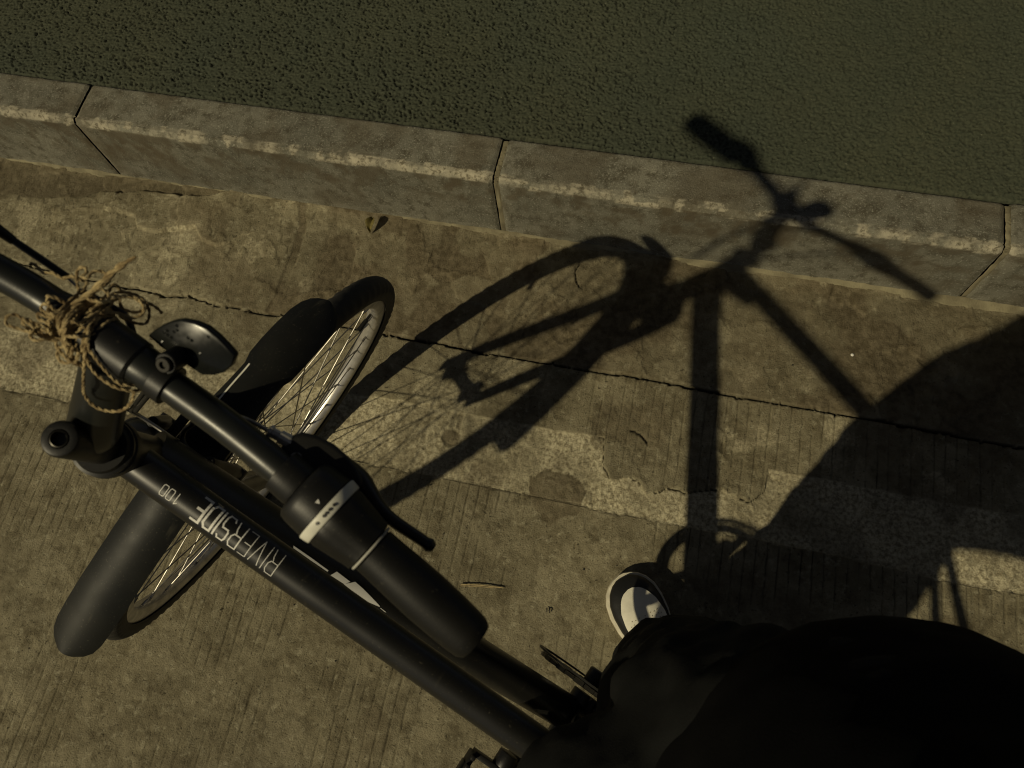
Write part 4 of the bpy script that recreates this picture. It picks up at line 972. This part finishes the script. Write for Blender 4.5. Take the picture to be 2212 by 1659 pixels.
def cloth(name, mb, m, vox, disp, sc, seed):
    me = mb.mesh(name, m, weld=True); o = link(name, me, person, PI_)
    r = o.modifiers.new('remesh', 'REMESH'); r.mode = 'VOXEL'; r.voxel_size = vox; r.use_smooth_shade = True
    s = o.modifiers.new('smooth', 'SMOOTH'); s.factor = .5; s.iterations = 12
    for k, (a, b_) in enumerate(((disp, sc), (disp * .35, sc * .35))):
        tx = bpy.data.textures.new(name + '_folds', 'CLOUDS'); tx.noise_scale = b_; tx.noise_depth = 2
        d = o.modifiers.new('folds', 'DISPLACE'); d.texture = tx; d.strength = a; d.mid_level = .5; d.texture_coords = 'LOCAL'
    s2 = o.modifiers.new('soften', 'SMOOTH'); s2.factor = .5; s2.iterations = 2
    return o
tr = MB()
def limb(mb, pts, rad, n=24): P = smooth_path(pts, 8); mb.tube(P, np.interp(np.linspace(0, 1, len(P)), np.linspace(0, 1, len(rad)), rad), n)
limb(tr, [HIP_R + [0, 0, .06], bp(.10, .045, .74), KNE_R, KNE_R * .5 + ANK_R * .5 + fwd3 * .005, ANK_R + np.array([-.006, .012, -.055])], [.105, .088, .090, .076, .070])
limb(tr, [HIP_L + [0, 0, .06], np.array([.060, -.185, .73]), KNE_L, KNE_L * .5 + ANK_L * .5, ANK_L + np.array([-.006, .012, -.055])], [.110, .105, .105, .095, .094])
limb(tr, [HIP_R + [0, 0, -.02], bp(-.01, 0, .90), HIP_L + [0, 0, -.02]], [.102, .12, .110]); limb(tr, [bp(0, 0, .86), bp(-.01, -.01, .94), bp(-.02, -.02, 1.02)], [.12, .135, .12]); limb(tr, [bp(-.01, 0, .88), bp(.06, -.035, .83), bp(.12, -.06, .79), bp(.175, -.085, .77), bp(.205, -.10, .76)], [.11, .10, .090, .066, .03]); limb(tr, [bp(-.095, .02, .80), bp(-.10, -.02, .80), bp(-.09, -.09, .80)], [.105, .125, .110])
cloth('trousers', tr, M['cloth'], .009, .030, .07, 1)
jk = MB(); V = []
for h, a, b_, f, r0 in [(.845, .182, .165, -.028, .022), (.88, .190, .166, -.028, .020), (.98, .186, .156, -.04, -.012), (1.08, .172, .142, -.06, -.04), (1.20, .180, .140, -.07, -.04), (1.32, .20, .125, -.07, -.037), (1.42, .15, .09, -.05, -.03), (1.47, .075, .07, -.035, -.03), (1.50, .07, .066, -.03, -.03)]:
    V.append([bp(f + b_ * np.cos(q), r0 + a * np.sin(q), h) for q in np.linspace(0, 2 * np.pi, 36, endpoint=False)])
V = np.array(V); jk.grid(V, closed_v=True); jk.f.append(tuple(range(36))); jk.f.append(tuple(range(len(V) * 36 - 1, len(V) * 36 - 37, -1)))
for sgn in (1, -1):
    wr = PHONE + rgt3 * sgn * .085 - fwd3 * .045 + np.array([0, 0, -.012]); el = bp(-.04, -.03 + sgn * .235, 1.13)
    limb(jk, [bp(-.06, -.035 + sgn * .14, 1.36), bp(-.055, -.035 + sgn * .205, 1.28), el, el * .5 + wr * .5, el * .14 + wr * .86], [.09, .078, .066, .054, .042])
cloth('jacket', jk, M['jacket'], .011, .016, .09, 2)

# sneakers
def sneaker(toe, heel, label):
    toe, heel = np.array(toe), np.array(heel); L = np.linalg.norm(toe - heel); d = (toe - heel) / L; r = np.array([d[1], -d[0], 0]); upv = np.array([0, 0, 1.])
    P = lambda t, w, h: heel + d * L * t + r * w + upv * h
    tt = np.array([0, .015, .05, .12, .25, .40, .55, .68, .78, .86, .92, .96, .985, 1.0])
    lw = np.array([.006, .018, .028, .034, .036, .036, .042, .049, .0505, .047, .039, .029, .018, .004]); rw_ = np.array([.006, .018, .028, .034, .035, .034, .038, .046, .048, .0455, .038, .028, .017, .004])
    out = [(t, -a) for t, a in zip(tt, lw)] + [(t, b_) for t, b_ in zip(tt[::-1], rw_[::-1])]
    so = MB(); V = []
    for h, k in [(.003, 1.04), (.008, 1.07), (.016, 1.085), (.024, 1.075), (.029, 1.05), (.0300, .95)]: V.append([P(.5 + (t - .5) * (1 + (k - 1) * .5), w * k, h) for t, w in out])
    V = np.array(V); kk = len(out); so.grid(V, closed_v=True); so.f.append(tuple(range(kk))); so.f.append(tuple(range(len(V) * kk - 1, len(V) * kk - kk - 1, -1)))
    shoe = so.obj('sneaker', M['sole_white'], person, PI_); shoe['label'] = label
    fx = MB(); V = []
    for h, k in [(.0185, 1.083), (.0188, 1.092), (.0206, 1.091), (.0209, 1.080)]: V.append([P(.5 + (t - .5) * (1 + (k - 1) * .5), w * k, h) for t, w in out])
    fx.grid(np.array(V), closed_v=True); fx.obj('sole_stripe', M['perf'], shoe)
    ws2 = lambda t: (np.interp(t, tt, lw), np.interp(t, tt, rw_)); hmax = lambda t: np.interp(t, [0, .05, .2, .32, .45, .58, .70, .82, .90, .96, .99, 1.0], [.075, .095, .098, .102, .098, .082, .066, .056, .051, .044, .036, .031])
    def surf(t, a, lift=0.0):
        l, r2 = ws2(t); hm = hmax(t) + lift; q = a * math.pi / 2                       # a -1..1 across
        w = (r2 if a > 0 else l) * .97 * np.sign(a) * abs(math.sin(q)) ** .75; return P(t, w * (1 + lift * 12), .028 + (hm - .028) * max(math.cos(q), 0) ** .62)
    up = MB(); V = np.array([[surf(t, a) for a in np.linspace(-1, 1, 25)] for t in np.linspace(.012, .988, 46)]); up.grid(V); up.obj('upper', M['black_leather'], shoe)
    tb = MB(); V = []                                          # white toe box, pointed at the toe
    for t in np.linspace(.575, .90, 22):
        e = np.interp(t, [.575, .62, .70, .78, .84, .88, .90], [.58, .58, .53, .44, .32, .20, .03]); V.append([surf(t, a * e, .0014) for a in np.linspace(-1, 1, 15)])
    tb.grid(np.array(V)); tb.obj('toe_box', M['white_leather'], shoe)
    ho = MB()
    for t in (.63, .655, .68, .705):
        for a in (-.36, -.27, -.18, .18, .27, .36, -.09, .09, 0.0):
            if abs(a) > .4 - (t - .66) * 2 and t > .70: continue
            c0 = surf(t + .004 * (int(abs(a) * 100) % 2), a, .0018); ho.prism([(.0009 * np.cos(q), .0009 * np.sin(q)) for q in np.linspace(0, 6.283, 8, endpoint=False)], -.001, .0003, lambda u, v, h: c0 + d * u + r * v + upv * h)
    hh_ = ho.obj('toe_perforations', M['perf'], shoe, smooth=False); hh_['kind'] = 'stuff'
    to = MB(); V = np.array([[surf(t, a * .34, .006 + .010 * max(0, .5 - t)) for a in np.linspace(-1, 1, 11)] for t in np.linspace(.24, .60, 16)]); to.grid(V); to.obj('tongue', M['black_leather'], shoe)
    for sg in (-1, 1):
        st_ = MB(); V = np.array([[surf(t, sg * (a0 + k * .20), .0035) for k in (0, .33, .66, 1)] for t, a0 in zip(np.linspace(.30, .63, 12), np.linspace(.34, .16, 12))])
        st_.grid(V); st_.obj('eyelet_stay', M['white_leather'], shoe)
    lc = MB()
    for t in (.34, .40, .46, .52, .58): lc.tube(smooth_path([surf(t, -.40, .004), surf(t + .01, -.2, .010), surf(t + .012, 0, .012), surf(t + .01, .2, .010), surf(t, .40, .004)], 5), .0024, 8)
    lc.obj('laces', M['black_leather'], shoe)
sneaker((.0840, .1850, 0), (.2025, -.0645, 0), 'black and white low sneaker with cream toe box')
sneaker((-.085, -.245, 0), (.10, -.43, 0), 'black and white sneaker on the other foot')

# smartphone the rider holds, just behind the lens
pm_ = cam_o.matrix_world.copy()
ph = MB(); ph.box((.0, -.035, .0145), (.0375, 0, 0), (0, .078, 0), (0, 0, .004))
pho = ph.obj('phone', M['plastic'], None, pm_, bevel=.003)
tag(pho, 'dark smartphone held up in both hands by the rider', 'phone')

# ------------------------------------------------------------------ small litter on the road
def lit(name, mb, m, label, cat, group=None, **kw): return tag(mb.obj(name, m, None, **kw), label, cat, group)
b = MB(); b.tube(smooth_path([gw(-.2526, .1239, .004), gw(-.214, .1304, .0065), gw(-.1715, .135, .003)], 8), [.0012] * 16 + [.0008], 7)
b.tube(smooth_path([gw(-.2526, .1215, .003), gw(-.22, .1272, .003), gw(-.19, .131, .003)], 8), .0007, 6)
lit('straw', b, M['straw'], 'short dry straw lying on the grooved concrete', 'straw')
b = MB(); V = []
for i, t in enumerate(np.linspace(0, 1, 9)):
    w = .011 * math.sin(math.pi * (.06 + .9 * t)); row = []
    for k in (-1, -.5, 0, .5, 1): row.append(gw(-.645 + w * k, .8735 - .034 * t, .004 + .010 * abs(k) ** 1.5 + .012 * math.sin(3 * t) + .012 * (1 - t)))
    V.append([np.array(q) for q in row])
b.grid(np.array(V)); lf = lit('leaf', b, M['leaf'], 'curled yellow leaf at the foot of the kerb', 'leaf')
sol = lf.modifiers.new('thickness', 'SOLIDIFY'); sol.thickness = .0006
b = MB(); b.lathe([(-.002, .0012), (0, .0034), (.0022, .0030), (.0034, .0012)], gw(.4239, .7336, .0025), (.1, .2, 1), 9)
lit('stone_chip', b, M['chip'], 'tiny white stone chip on the kerbside slab', 'stone chip')
b = MB()
for dx in (0, .0045): b.tube(smooth_path([gw(-.0838 + dx, .1165, .003), gw(-.0828 + dx, .112, .006), gw(-.0822 + dx, .1085, .003)], 5), .0011, 6)
lit('seed_husk', b, M['grit'], 'small dark forked husk near the sneaker on the grooved slab', 'husk')
gp = [(-.42, .10), (-.56, .02), (-.31, .21), (-.45, -.06), (-.62, .14), (-.20, -.02), (.03, .22), (-.36, .30), (.20, .52), (-.70, -.02), (.48, .56), (-.03, .20), (-.76, .10), (-.29, .26), (.31, .69), (-.9, .01)]
b = MB(); 
for (s_, n_) in gp:
    r = random.uniform(.0012, .0024); c0 = np.array(gw(s_, n_, .0015)); b.lathe([(-r * .5, r * .5), (0, r), (r * .6, r * .5)], c0, (random.uniform(-.4, .4), random.uniform(-.4, .4), 1), 7)
tag(b.obj('grit', M['grit'], None, smooth=False), 'dark grit scattered over the concrete', None, kind='stuff')
